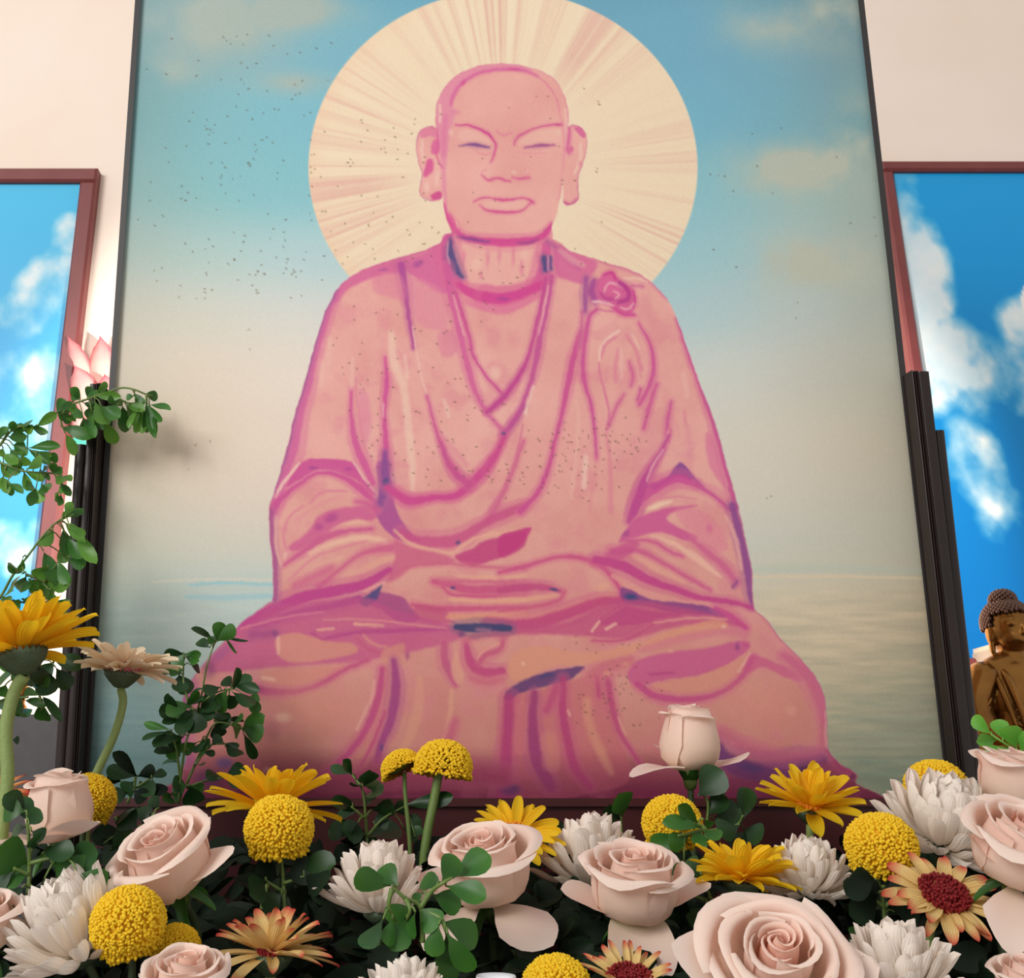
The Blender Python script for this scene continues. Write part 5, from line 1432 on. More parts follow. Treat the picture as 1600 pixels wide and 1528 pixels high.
def make_sprig(label, crop, stems, leaves, d, mat, seed, stem_mat=None, stem_r=0.0011, spread=0.02, group='leafy sprigs', name='leafy_sprig', mats=None, fuller=0.0):
    """stems and leaves read off the photograph (crop origin and scale), set at their own depth with a spread"""
    ox, oy, sc = crop
    r = random.Random(seed)
    cv_ = lambda q: (ox + q[0] / sc, oy + q[1] / sc)
    b = P(*cv_(stems[0][0]), d)
    root = empty(name, Matrix.Translation(b), label, 'foliage', group)
    inv = Matrix.Translation(-b)
    spts = []
    for k, st in enumerate(stems):
        pts = [P(*cv_(q), d + 0.004 * math.sin(i * 1.7 + k)) for i, q in enumerate(st)]
        c = bez(pts, max(8, 4 * len(pts)))
        spts += c
        rad = [stem_r * (1.25 - 0.6 * i / (len(c) - 1)) for i in range(len(c))]
        obj('stem', MB().tube(c, rad, 6).mesh('stem'), stem_mat or M_stem, root, inv)
    more_ = []
    for lf in leaves:
        if r.random() < fuller:
            (x0, y0), (x1, y1) = lf[0], lf[1]
            an = r.choice((-1, 1)) * r.uniform(0.5, 1.1)
            dx, dy = (x1 - x0) * .85, (y1 - y0) * .85
            more_.append(((x0, y0), (x0 + dx * math.cos(an) - dy * math.sin(an), y0 + dx * math.sin(an) + dy * math.cos(an)), lf[2] * .9))
    for lf in list(leaves) + more_:
        (x0, y0), (x1, y1), w = lf[0], lf[1], lf[2]
        m = lf[3] if len(lf) > 3 else (r.choice(mats) if mats else mat)
        d0 = d + r.uniform(-spread, spread) * 0.5
        p0 = P(*cv_((x0, y0)), d0)
        d1 = d0 + r.uniform(-1, 0.6) * spread
        p1 = P(*cv_((x1 + (x1 - x0) * .14, y1 + (y1 - y0) * .14)), d1)
        width = w / sc / scale_at(p0) * 1.48
        face = (CAM - p0).normalized() + Vector((r.uniform(-.5, .5), 0, r.uniform(0, .7)))
        o = obj('leaf', leaf_me(m, r.randrange(4)), None, root, inv @ leaf_world(p0, p1, width, face, r.uniform(-.38, .38)))
        # leaf stalk back to the nearest stem
        near = min(spts, key=lambda q: (q - p0).length)
        if 0.002 < (near - p0).length < 0.045:
            mid = near.lerp(p0, 0.5) + Vector((0, 0, 0.002))
            obj('leaf_stalk', MB().tube(bez([near, mid, p0], 5), stem_r * 0.5, 5).mesh('leaf_stalk'), stem_mat or M_stem, root, inv)
    return root
# ------------------------------------------------------------------ the flower arrangement
def at(x, y, d, px):
    p = P(x, y, d)
    return p, px / scale_at(p)

# trough that holds the stems
tr_ = empty('flower_trough', Matrix.Translation((0.03, 0.70, TBL)), 'low dark green trough under the flowers, mostly hidden by foliage', 'planter')
M_trough = mat_plain('trough_green', (22, 34, 24), 0.6)
M_foam = mat_plain('wet_foam', (26, 44, 28), 0.9, noise=0.9, nscale=80, bump=0.4, bscale=200)
mb = MB()
mb.box((0, -0.125, 0.035), (1.02, 0.006, 0.07)); mb.box((0, 0.125, 0.035), (1.02, 0.006, 0.07)); mb.box((-0.507, 0, 0.035), (0.006, 0.244, 0.07)); mb.box((0.507, 0, 0.035), (0.006, 0.244, 0.07)); mb.box((0, 0, 0.004), (1.0, 0.24, 0.007))
obj('trough_body', mb.mesh('trough_body', False), M_trough, tr_)
obj('foam_block', MB().box((0, 0, 0.044), (0.99, 0.235, 0.07)).mesh('foam_block', False), M_foam, tr_)

# deep foliage between the stems: nobody could count it
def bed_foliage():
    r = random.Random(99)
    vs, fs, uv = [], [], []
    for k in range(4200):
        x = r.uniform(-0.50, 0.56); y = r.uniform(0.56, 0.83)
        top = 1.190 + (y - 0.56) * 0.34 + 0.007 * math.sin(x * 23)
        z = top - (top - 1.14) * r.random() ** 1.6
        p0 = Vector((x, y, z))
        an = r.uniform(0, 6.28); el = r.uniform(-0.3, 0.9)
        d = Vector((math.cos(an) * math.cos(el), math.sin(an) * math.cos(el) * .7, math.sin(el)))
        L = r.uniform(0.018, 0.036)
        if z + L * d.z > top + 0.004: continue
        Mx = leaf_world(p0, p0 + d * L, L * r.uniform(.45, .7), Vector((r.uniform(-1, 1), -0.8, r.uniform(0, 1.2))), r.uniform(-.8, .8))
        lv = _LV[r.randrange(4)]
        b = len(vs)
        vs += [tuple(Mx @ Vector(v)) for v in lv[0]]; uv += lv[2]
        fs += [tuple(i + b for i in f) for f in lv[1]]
    o = obj('bed_foliage', new_mesh('bed_foliage', vs, fs, True, uv), M_leaf_shaded)
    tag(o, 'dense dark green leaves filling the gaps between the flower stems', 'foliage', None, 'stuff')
bed_foliage()

# --- roses
def rose(label, x, y, d, px, axis, kind, seed, **kw):
    p, rad = at(x, y, d, px)
    return make_rose(label, p, axis, rad, seed, kind, **kw)
rose('pale rosebud with two wide drooping petals, standing alone against the picture', 1078, 1206, 0.80, 80, (0.02, -0.05, 1), 'bud', 11, spin=0.4,
     extra=[(math.radians(188) - .4, 1.25, 12, -22, 40), (math.radians(-8) - .4, 1.15, 14, 22, 34), (math.radians(150) - .4, 0.72, 50, 30, 20)], show_calyx=True)
rose('pale pink rosebud at far left in front of a yellow pompon', 92, 1312, 0.66, 84, (-0.06, -0.18, 1), 'bud', 12, spin=0.2,
     extra=[(math.radians(-40), 1.05, 15, 40, 50), (math.radians(200), 1.2, 0, 20, 40), (math.radians(-95), 0.9, 5, 40, 50)])
rose('open pink rose at left, above the white chrysanthemum and double pompon', 278, 1388, 0.62, 92, (-0.30, -0.52, 0.80), 'half', 13, extra=[(math.radians(10), 1.25, 35, 10, 36), (math.radians(215), 1.2, 10, 10, 36)], spin=0.0)
rose('pink rose in the centre, half covering a yellow gerbera', 762, 1404, 0.66, 94, (-0.12, -0.38, 0.92), 'half', 14, spin=0.3, extra=[(math.radians(-50), 1.35, -10, -20, 34), (math.radians(165), 1.2, 25, 10, 34), (math.radians(215), 1.2, -10, -20, 30)])
rose('pink rose right of centre with one big petal hanging below it', 988, 1432, 0.64, 92, (0.02, -0.36, 0.93), 'half', 15, spin=0.0, extra=[(math.radians(8), 1.3, 25, 20, 34), (math.radians(175), 1.2, 20, 25, 36)], hang=(math.radians(-90), 1.05, 1.15, -20, -75))
rose('wide open pink rose at the bottom edge, largest of all roses', 1208, 1540, 0.55, 118, (-0.06, -0.72, 0.69), 'open', 16, extra=[(math.radians(170), 1.3, 30, 10, 36), (math.radians(0), 1.25, 25, 5, 36)], spin=0.0)
rose('pink rose at the right edge, topmost there, below the lime sprig', 1582, 1262, 0.70, 78, (0.18, -0.25, 0.95), 'half', 117, spin=0.0, extra=[(math.radians(180), 1.2, 62, 48, 20)])
rose('pink rose at the right edge beside the white chrysanthemum, lower one', 1584, 1372, 0.60, 98, (0.10, -0.52, 0.84), 'half', 18, spin=0.0, extra=[(math.radians(172), 1.05, 45, 30, 40), (math.radians(235), 1.3, -10, -35, 28)])
rose('pink rose cut by the left edge beside the large white chrysanthemum', -22, 1482, 0.58, 70, (-0.1, -0.4, 0.9), 'half', 19)
rose('pink rose at the bottom edge below the smaller double pompon', 292, 1578, 0.55, 78, (0.0, -0.3, 0.95), 'half', 20)
rose('pink rose in the bottom right corner, barely showing', 1606, 1572, 0.56, 62, (0.0, -0.3, 0.95), 'half', 21)

# --- white chrysanthemums
def mum(label, x, y, d, px, axis, seed, **kw):
    p, rad = at(x, y, d, px)
    return make_mum(label, p, axis, rad, seed, **kw)
UPT = [(2, 46, 1.00, 14, 0.00), (22, 70, 1.02, 16, 0.01), (40, 84, 1.0, 15, 0.03), (55, 94, 0.98, 14, 0.04), (66, 100, 0.95, 11, 0.06), (76, 104, 0.9, 8, 0.08)]
mum('white chrysanthemum behind the bright green front sprig', 592, 1424, 0.66, 100, (-0.03, -0.10, 1), 31, tiers=UPT)
mum('white chrysanthemum between the central yellow gerbera and a pompon', 924, 1384, 0.745, 104, (0.0, -0.05, 1), 32, tiers=UPT)
mum('white chrysanthemum with two long petals hanging down, left of a pompon', 1262, 1392, 0.68, 82, (0.0, -0.32, 1), 33, bend=[(math.radians(-60), 1.9, -10, -75), (math.radians(-25), 1.6, -10, -35), (math.radians(200), 1.0, -20, -40)])
mum('white chrysanthemum with long incurved petals below the rightmost pompon', 1474, 1318, 0.695, 112, (0.10, -0.52, 0.85), 34)
mum('large white chrysanthemum at lower left beside the double pompon', 128, 1488, 0.585, 128, (-0.40, -0.28, 0.85), 35, density=1.1)
mum('white chrysanthemum at the bottom edge right of the largest rose', 1404, 1562, 0.56, 112, (0.0, -0.2, 1), 36, tiers=UPT)
mum('white chrysanthemum at the bottom edge, only petal tips showing', 634, 1596, 0.55, 92, (0.0, 0.0, 1), 37, tiers=UPT, density=0.7)

# --- yellow pompons
def pom(label, x, y, d, px, axis, variant, spin, **kw):
    p, rad = at(x, y, d, px)
    return make_pom(label, p, axis, rad, variant, spin, **kw)
pom('yellow pompon in front of a yellow gerbera, left of centre', 436, 1295, 0.665, 56, (0.0, -0.12, 1), 0, 0.3)
pom('yellow pompon on the large white chrysanthemum, bigger of two', 200, 1442, 0.565, 60, (-0.1, -0.35, 1), 1, 1.0)
pom('small yellow pompon tucked under the bigger lower left pompon', 275, 1482, 0.60, 40, (0.25, -0.2, 0.9), 2, 2.0)
b = P(643, 1350, 0.80)
pom('small cup-shaped yellow pompon, left of two against the picture', 627, 1200, 0.79, 34, (-0.45, 0.15, 0.85), 4, 0.0, stem_pts=[P(632, 1206, 0.79), P(633, 1240, 0.79), P(639, 1300, 0.79), P(641, 1345, 0.79), Vector((b.x, 0.79, SOIL))], stem_r=0.0017, stem_mat=M_stem)
pom('yellow pompon on a thick stem, right of two against the picture', 693, 1197, 0.78, 47, (0.12, 0.02, 1), 3, 0.0, stem_pts=[P(686, 1206, 0.78), P(678, 1250, 0.78), P(668, 1300, 0.78), P(662, 1345, 0.78), Vector((P(660, 1380, 0.78).x, 0.78, SOIL))], stem_r=0.0034, stem_mat=M_stem)
pom('yellow pompon half behind pale leaves, below the lone rosebud', 1050, 1287, 0.73, 48, (0.0, -0.2, 1), 1, 0.6)
pom('yellow pompon standing clear between two white chrysanthemums at right', 1377, 1323, 0.655, 56, (0.0, -0.25, 1), 2, 0.2)
pom('yellow pompon at the foot of the right frame post', 1463, 1234, 0.74, 50, (0.0, -0.05, 1), 0, 2.6)
pom('yellow pompon behind the leftmost rosebud', 138, 1250, 0.72, 44, (0.1, -0.1, 1), 1, 2.2)
pom('yellow pompon cut by the bottom edge near the centre', 870, 1548, 0.57, 58, (0.0, -0.2, 1), 2, 1.3)

# --- gerberas
def ger(label, x, y, d, px, axis, seed, mat, disc, **kw):
    p, rad = at(x, y, d, px)
    return make_gerbera(label, p, axis, rad, seed, mat, disc, **kw)
GY, GC = 'yellow gerberas', 'cream and red gerberas'
s = lambda x, y, d: P(x, y, d)
ger('tall yellow gerbera seen from below at the left edge', 34, 1022, 0.66, 116, (-0.26, 0.06, 1), 51, M_yel, M_disc_o, group=GY, pw=0.25,
    rows=[(14, 4, 1.0, 18, 0.0), (28, 18, 0.98, 18, 0.02), (48, 34, 0.86, 16, 0.04), (64, 56, 0.6, 12, 0.06)],
    stem_pts=[s(34, 1022, .66), s(22, 1082, .66), s(9, 1140, .66), s(12, 1210, .66), Vector((P(14, 1250, .66).x, .66, SOIL))], stem_r=0.0042)
ger('cream gerbera with pink centre on a curved stem, left of the picture', 192, 1050, 0.74, 86, (0.06, -0.06, 1), 52, M_creamp, M_disc_p, group=GC, pw=0.24, disc_r=0.3,
    rows=[(4, -14, 1.0, 16, 0.0), (16, 4, 0.95, 16, 0.02), (34, 24, 0.72, 16, 0.05), (55, 50, 0.45, 14, 0.06)],
    stem_pts=[s(195, 1065, .74), s(192, 1100, .74), s(178, 1150, .74), s(152, 1205, .74), s(140, 1240, .74), Vector((P(138, 1260, .74).x, .74, SOIL))], stem_r=0.0030)
ger('yellow gerbera behind the pompon left of centre', 424, 1268, 0.73, 104, (0.05, 0.10, 1), 53, M_yel, M_disc_o, group=GY, pw=0.25,
    rows=[(12, 0, 1.0, 16, 0.0), (34, 24, 0.98, 14, 0.02), (56, 44, 0.8, 12, 0.04)])
ger('yellow gerbera with orange centre behind the central rose', 804, 1308, 0.74, 74, (0.02, -0.62, 0.78), 54, M_yel, M_disc_o, group=GY, pw=0.26, rows=[(8, -4, 1.0, 17, 0.0), (20, 8, 0.92, 15, 0.02)], disc_r=0.3)
ger('yellow gerbera seen from the side above the largest rose', 1160, 1378, 0.66, 90, (0.05, -0.02, 1), 55, M_yel, M_disc_o, group=GY, pw=0.28,
    rows=[(10, -8, 1.0, 16, 0.0), (28, 14, 0.95, 16, 0.02), (48, 38, 0.8, 12, 0.04)])
ger('yellow gerbera at right against the lower corner of the picture', 1266, 1262, 0.75, 84, (0.0, -0.30, 0.95), 56, M_yel, M_disc_o, group=GY, pw=0.28,
    rows=[(6, 0, 1.0, 14, 0.0), (28, 34, 0.92, 13, 0.02), (50, 62, 0.7, 9, 0.04)], disc_r=0.22)
ger('cream gerbera with red tips at lower left of centre', 424, 1492, 0.60, 104, (0.02, -0.10, 1), 57, M_cream, M_disc_r, group=GC, pw=0.2,
    rows=[(10, -6, 1.0, 15, 0.0), (28, 18, 0.92, 14, 0.02), (50, 44, 0.7, 12, 0.04)])
ger('cream and red gerbera with dark red open centre at lower right', 1472, 1404, 0.62, 84, (0.06, -0.66, 0.75), 58, M_cream, M_disc_r, group=GC, pw=0.25, disc_r=0.42,
    rows=[(6, -8, 1.0, 17, 0.0), (20, 8, 0.92, 15, 0.02)])
ger('cream and red gerbera at the bottom edge under the hanging rose petal', 984, 1540, 0.58, 76, (0.0, -0.45, 0.9), 59, M_cream, M_disc_r, group=GC, pw=0.16, disc_r=0.45, rows=[(16, 4, 1.0, 18, 0.0), (34, 26, 0.9, 14, 0.02)])
ger('red and cream gerbera cut by the left edge under the tall stem', -14, 1244, 0.70, 66, (0.10, -0.35, 0.9), 60, M_redtip, M_disc_r, group=GC, pw=0.24, rows=[(10, -6, 1.0, 16, 0.0), (28, 16, 0.9, 14, 0.02)])

# --- leafy sprigs
C5, C4, C7, C2, C1, C3, CI, CT = (0, 500, 2.938), (0, 900, 4.494), (150, 960, 5.093), (380, 1100, 3.569), (0, 1000, 2.893), (1490, 900, 4.494), (700, 1080, 3.2), (0, 600, 5.877)
make_sprig('long leafy branch arching over the left post onto the picture', CT,
    [[(-150, 700), (0, 560), (80, 450), (180, 390), (330, 390), (480, 290), (620, 200), (800, 140), (1000, 70), (1120, 35), (1230, 50), (1330, 90), (1400, 110)],
     [(-120, 690), (60, 740), (220, 800), (480, 820), (560, 835)], [(560, 840), (560, 910), (540, 1000)], [(620, 200), (560, 330), (600, 450)], [(1000, 70), (1160, 170), (1280, 170)]],
    [((740, 140), (690, 60), 60), ((800, 130), (890, 65), 62), ((880, 110), (1050, 110), 60), ((870, 160), (960, 340), 100), ((930, 200), (1090, 310), 100), ((960, 320), (1030, 525), 90), ((1000, 150), (1120, 165), 50),
     ((1120, 190), (1170, 395), 95), ((1150, 180), (1265, 355), 80), ((1230, 110), (1165, 115), 55), ((1330, 90), (1440, 110), 70), ((1230, 80), (1295, 190), 70), ((1290, 150), (1245, 410), 60), ((1320, 170), (1300, 415), 56),
     ((1340, 180), (1350, 405), 60), ((1350, 180), (1400, 425), 58), ((1370, 180), (1440, 435), 55), ((1250, 180), (1250, 265), 40), ((850, 200), (800, 310), 60), ((840, 260), (830, 445), 70), ((760, 300), (780, 485), 70),
     ((640, 290), (690, 310), 80), ((560, 390), (760, 445), 85), ((600, 450), (695, 610), 75), ((520, 260), (660, 180), 65), ((330, 395), (490, 285), 65), ((180, 395), (290, 330), 70), ((100, 440), (210, 395), 60), ((80, 485), (190, 485), 75),
     ((170, 420), (275, 425), 60), ((290, 390), (345, 480), 55), ((250, 590), (485, 555), 65), ((400, 640), (525, 685), 75), ((340, 615), (450, 660), 40), ((250, 785), (365, 690), 80), ((200, 650), (250, 745), 60), ((100, 600), (130, 710), 70),
     ((20, 640), (120, 690), 70), ((30, 590), (0, 650), 60), ((120, 560), (225, 625), 70), ((30, 755), (135, 800), 66), ((30, 850), (60, 960), 66), ((60, 905), (180, 955), 50), ((220, 800), (380, 885), 66), ((240, 870), (290, 965), 55), ((330, 960), (365, 1075), 75),
     ((380, 925), (455, 960), 66), ((380, 800), (445, 790), 45), ((490, 825), (580, 765), 60), ((500, 835), (560, 895), 58), ((560, 845), (635, 855), 55), ((570, 910), (625, 985), 52), ((545, 1000), (488, 1065), 62), ((560, 1010), (560, 1085), 45),
     ((650, 220), (560, 300), 60), ((700, 210), (720, 300), 60), ((560, 280), (640, 340), 60), ((-20, 520), (60, 420), 60), ((0, 720), (90, 830), 70), ((760, 170), (870, 210), 60), ((1080, 200), (1010, 130), 50)],
    0.845, M_leaf, 71, spread=0.016, fuller=0.35, group='long leafy branches', name='leafy_branch', mats=[M_leaf, M_leaf, M_leaf_pale])
make_sprig('thin leafy branch rising to the left post, below the longer one', C5,
    [[(-40, 1330), (15, 1250), (60, 1170), (130, 1080), (190, 1000), (240, 945), (300, 900)], [(120, 1170), (170, 1185), (230, 1240)], [(-10, 1300), (60, 1290), (180, 1310)]],
    [((300, 905), (372, 868), 34), ((280, 925), (322, 878), 32), ((300, 930), (345, 965), 34), ((290, 950), (312, 1055), 48), ((320, 960), (382, 972), 32), ((350, 980), (402, 1065), 44), ((310, 1000), (360, 1075), 44), ((290, 1020), (300, 1105), 44),
     ((310, 1095), (382, 1122), 46), ((245, 950), (200, 1025), 44), ((200, 1060), (252, 1152), 50), ((270, 1105), (282, 1185), 44), ((220, 1125), (160, 1182), 44), ((105, 1090), (80, 1142), 28), ((112, 1160), (38, 1200), 38), ((120, 1180), (92, 1258), 50),
     ((130, 1190), (175, 1235), 48), ((170, 1190), (232, 1262), 50), ((200, 1200), (302, 1212), 58), ((232, 1240), (262, 1332), 52), ((100, 1282), (192, 1292), 48), ((182, 1312), (222, 1298), 40), ((10, 1270), (62, 1258), 44), ((50, 1300), (92, 1318), 54),
     ((140, 1320), (232, 1382), 28), ((20, 1300), (0, 1345), 44), ((230, 1330), (290, 1350), 30)],
    0.80, M_leaf_pale, 72, spread=0.03, fuller=0.3, group='long leafy branches', name='leafy_branch', mats=[M_leaf, M_leaf_pale, M_leaf_pale])
make_sprig('small leaf cluster right under the tall yellow gerbera', C4,
    [[(30, 1160), (60, 900), (120, 720), (200, 620), (300, 590)], [(120, 720), (240, 740), (280, 850), (295, 940)], [(60, 900), (130, 860), (200, 850)]],
    [((370, 570), (535, 612), 85), ((380, 600), (300, 705), 90), ((290, 640), (345, 805), 110), ((390, 640), (465, 775), 88), ((285, 620), (280, 725), 90), ((250, 740), (335, 805), 82), ((160, 850), (245, 798), 66), ((150, 855), (88, 935), 95),
     ((170, 870), (275, 882), 45), ((110, 950), (185, 952), 56), ((130, 970), (185, 1025), 62), ((282, 880), (302, 1025), 80), ((290, 835), (405, 945), 46), ((130, 680), (205, 722), 60), ((60, 600), (15, 650), 75), ((85, 690), (-10, 725), 100),
     ((40, 760), (15, 830), 70), ((90, 1150), (132, 1152), 40), ((60, 590), (110, 565), 44), ((200, 690), (110, 760), 90), ((230, 620), (150, 660), 80), ((40, 860), (10, 960), 80)],
    0.72, M_leaf, 73, spread=0.03, mats=[M_leaf, M_leaf_dark, M_leaf])
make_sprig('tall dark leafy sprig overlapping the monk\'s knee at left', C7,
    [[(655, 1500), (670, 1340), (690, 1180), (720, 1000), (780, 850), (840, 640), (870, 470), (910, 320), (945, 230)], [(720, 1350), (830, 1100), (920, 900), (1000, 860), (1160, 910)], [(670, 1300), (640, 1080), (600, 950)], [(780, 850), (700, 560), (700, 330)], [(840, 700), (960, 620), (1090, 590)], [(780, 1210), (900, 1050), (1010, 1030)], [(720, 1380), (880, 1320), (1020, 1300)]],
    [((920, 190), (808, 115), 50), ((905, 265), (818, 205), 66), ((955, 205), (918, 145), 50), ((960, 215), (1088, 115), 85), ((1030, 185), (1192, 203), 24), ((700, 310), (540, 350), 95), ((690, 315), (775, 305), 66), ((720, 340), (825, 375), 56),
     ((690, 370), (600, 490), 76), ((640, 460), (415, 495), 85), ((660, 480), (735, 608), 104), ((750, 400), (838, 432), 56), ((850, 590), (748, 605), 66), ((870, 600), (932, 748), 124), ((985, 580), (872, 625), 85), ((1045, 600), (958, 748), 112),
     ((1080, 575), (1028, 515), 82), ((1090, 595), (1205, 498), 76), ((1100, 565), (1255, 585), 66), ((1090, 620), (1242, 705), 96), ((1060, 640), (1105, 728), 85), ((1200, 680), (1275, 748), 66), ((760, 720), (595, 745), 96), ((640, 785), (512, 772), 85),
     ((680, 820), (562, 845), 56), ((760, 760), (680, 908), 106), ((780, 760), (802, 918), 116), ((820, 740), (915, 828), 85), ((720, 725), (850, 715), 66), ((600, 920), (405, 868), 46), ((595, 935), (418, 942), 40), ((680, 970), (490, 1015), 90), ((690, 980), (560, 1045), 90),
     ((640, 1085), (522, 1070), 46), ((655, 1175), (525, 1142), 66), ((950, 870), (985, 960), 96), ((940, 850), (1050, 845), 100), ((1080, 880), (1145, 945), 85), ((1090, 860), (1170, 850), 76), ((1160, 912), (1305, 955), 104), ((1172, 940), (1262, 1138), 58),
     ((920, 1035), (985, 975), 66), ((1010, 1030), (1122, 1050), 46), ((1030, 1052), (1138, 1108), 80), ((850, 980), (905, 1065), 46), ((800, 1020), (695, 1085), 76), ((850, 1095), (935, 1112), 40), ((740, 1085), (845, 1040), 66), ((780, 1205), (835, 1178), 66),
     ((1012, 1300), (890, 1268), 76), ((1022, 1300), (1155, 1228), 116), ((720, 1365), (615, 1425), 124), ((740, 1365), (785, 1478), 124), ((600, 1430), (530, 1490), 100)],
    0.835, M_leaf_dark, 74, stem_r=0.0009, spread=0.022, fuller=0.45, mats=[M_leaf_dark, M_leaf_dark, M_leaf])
make_sprig('low dark leaves at the foot of the left post', C7,
    [[(250, 1500), (300, 1390), (320, 1290)], [(300, 1390), (440, 1300)]],
    [((320, 1290), (115, 1238), 85), ((330, 1290), (452, 1238), 76), ((440, 1300), (535, 1268), 56), ((300, 1330), (225, 1405), 95), ((350, 1330), (425, 1395), 95), ((300, 1400), (380, 1460), 95), ((200, 1330), (100, 1300), 80), ((450, 1340), (520, 1420), 90), ((250, 1420), (160, 1440), 90)],
    0.82, M_leaf_dark, 75, spread=0.025, fuller=0.5, mats=[M_leaf_dark, M_leaf_shaded])
make_sprig('dark sprig left of the two pompons against the picture', C2,
    [[(690, 900), (690, 740), (682, 620), (665, 480), (605, 390)], [(690, 740), (780, 640), (900, 570)], [(682, 640), (600, 570)]],
    [((605, 392), (503, 348), 46), ((668, 455), (702, 358), 80), ((680, 505), (748, 478), 80), ((655, 455), (608, 435), 30), ((605, 555), (528, 545), 55), ((625, 605), (528, 612), 55), ((720, 592), (825, 580), 66), ((900, 565), (1135, 518), 66), ((700, 745), (855, 682), 105),
     ((585, 722), (498, 702), 76), ((640, 795), (742, 772), 76), ((830, 592), (905, 570), 60), ((640, 660), (560, 700), 66), ((720, 660), (800, 640), 76), ((900, 700), (980, 650), 70), ((960, 740), (1010, 700), 60)],
    0.80, M_leaf_dark, 76, spread=0.025, fuller=0.4, mats=[M_leaf_dark])
make_sprig('bright green sprig of rounded leaves in front of the central rose', C2,
    [[(1000, 1330), (990, 1135), (900, 1080), (830, 1015)], [(985, 1140), (1050, 1045), (1110, 1000), (1175, 960)], [(990, 1150), (1095, 1190), (1130, 1260), (1150, 1330)], [(900, 1080), (930, 1140), (915, 1200)], [(830, 1030), (812, 1120), (850, 1210)]],
    [((825, 1012), (648, 968), 92), ((865, 1015), (775, 915), 92), ((1108, 1003), (1003, 978), 86), ((1110, 992), (1185, 872), 100), ((1172, 970), (1355, 875), 118), ((1130, 1015), (1315, 1052), 92), ((1060, 1065), (1198, 1112), 106), ((1000, 1055), (948, 1098), 56), ((930, 1125), (815, 1195), 88),
     ((980, 1142), (1075, 1228), 102), ((912, 1200), (848, 1338), 106), ((960, 1160), (920, 1288), 66), ((832, 1200), (808, 1328), 66), ((1102, 1212), (1298, 1298), 116), ((1140, 1280), (1255, 1478), 96), ((1090, 1230), (1058, 1388), 82), ((1130, 1285), (1150, 1540), 116), ((780, 1200), (675, 1335), 95, M_leaf_dark)],
    0.575, M_leaf, 77, stem_r=0.0012, spread=0.015, mats=[M_leaf])
make_sprig('rounded dark leaves in front of the leftmost rosebud', C1,
    [[(120, 1250), (132, 1050), (130, 900), (122, 800)], [(132, 1010), (230, 985), (300, 990)], [(132, 1060), (60, 1030)]],
    [((112, 775), (18, 762), 78), ((112, 775), (58, 716), 66), ((132, 825), (100, 716), 66), ((132, 835), (165, 778), 62), ((112, 845), (46, 878), 86), ((142, 865), (195, 885), 66), ((150, 945), (195, 898), 76), ((190, 965), (305, 948), 76), ((280, 992), (434, 968), 92),
     ((230, 1005), (375, 1075), 118), ((350, 1055), (455, 1115), 96), ((130, 1012), (-5, 955), 124), ((140, 1012), (26, 1095), 86), ((100, 1120), (26, 1205), 96), ((150, 1125), (140, 1245), 116), ((200, 1080), (280, 1140), 100), ((60, 1050), (-20, 1080), 90)],
    0.595, M_leaf_dark, 78, spread=0.02, mats=[M_leaf_dark, M_leaf, M_leaf_dark])
make_sprig('dark leaves behind the open pink rose at left', C1,
    [[(560, 1050), (560, 950), (540, 850), (520, 800)], [(560, 950), (640, 870), (700, 780)]],
    [((500, 945), (595, 880), 96), ((515, 810), (585, 775), 86), ((700, 785), (655, 845), 56), ((470, 920), (540, 1000), 86), ((620, 850), (560, 800), 80), ((660, 830), (640, 760), 60), ((720, 760), (690, 720), 40)],
    0.70, M_leaf_dark, 79, spread=0.02, mats=[M_leaf_dark, M_leaf_shaded])
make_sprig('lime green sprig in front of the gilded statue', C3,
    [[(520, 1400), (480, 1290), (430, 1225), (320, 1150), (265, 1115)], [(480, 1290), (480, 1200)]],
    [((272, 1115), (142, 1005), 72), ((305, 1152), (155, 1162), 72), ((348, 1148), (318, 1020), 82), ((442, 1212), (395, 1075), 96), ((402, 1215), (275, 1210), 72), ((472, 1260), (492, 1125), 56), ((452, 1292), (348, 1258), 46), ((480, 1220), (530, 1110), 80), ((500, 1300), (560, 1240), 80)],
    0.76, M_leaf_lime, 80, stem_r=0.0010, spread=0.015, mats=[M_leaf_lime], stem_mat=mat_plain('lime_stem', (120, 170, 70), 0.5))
make_sprig('pale leaves in front of the pompon below the lone rosebud', CI,
    [[(1330, 900), (1320, 780), (1280, 690), (1250, 660)], [(1280, 690), (1200, 715), (1150, 722)]],
    [((1252, 662), (1155, 575), 50), ((1272, 682), (1125, 638), 56), ((1205, 722), (1118, 765), 66), ((1262, 692), (1250, 775), 56), ((1155, 722), (1035, 775), 76), ((1282, 692), (1345, 722), 66), ((1280, 640), (1325, 682), 34), ((1180, 855), (1095, 828), 66)],
    0.70, M_leaf_pale, 81, spread=0.015, mats=[M_leaf])
make_sprig('dark broad leaves right of the lone rosebud\'s stem', CI,
    [[(1290, 800), (1290, 700), (1300, 560), (1260, 500)], [(1300, 700), (1440, 670), (1475, 620)]],
    [((1300, 625), (1385, 545), 86), ((1470, 645), (1482, 505), 80), ((1455, 672), (1365, 692), 86), ((1280, 480), (1395, 490), 118), ((1252, 525), (1350, 415), 112), ((1480, 690), (1560, 720), 90), ((1420, 720), (1500, 770), 90), ((1330, 640), (1450, 600), 90)],
    0.79, M_leaf_dark, 82, spread=0.02, mats=[M_leaf_dark])
make_sprig('single green leaf behind the white chrysanthemum right of the gerbera', CI,
    [[(870, 800), (868, 700), (866, 615)]], [((868, 625), (848, 512), 96), ((862, 640), (770, 600), 60, M_leaf_dark)], 0.80, M_leaf, 83, mats=[M_leaf])
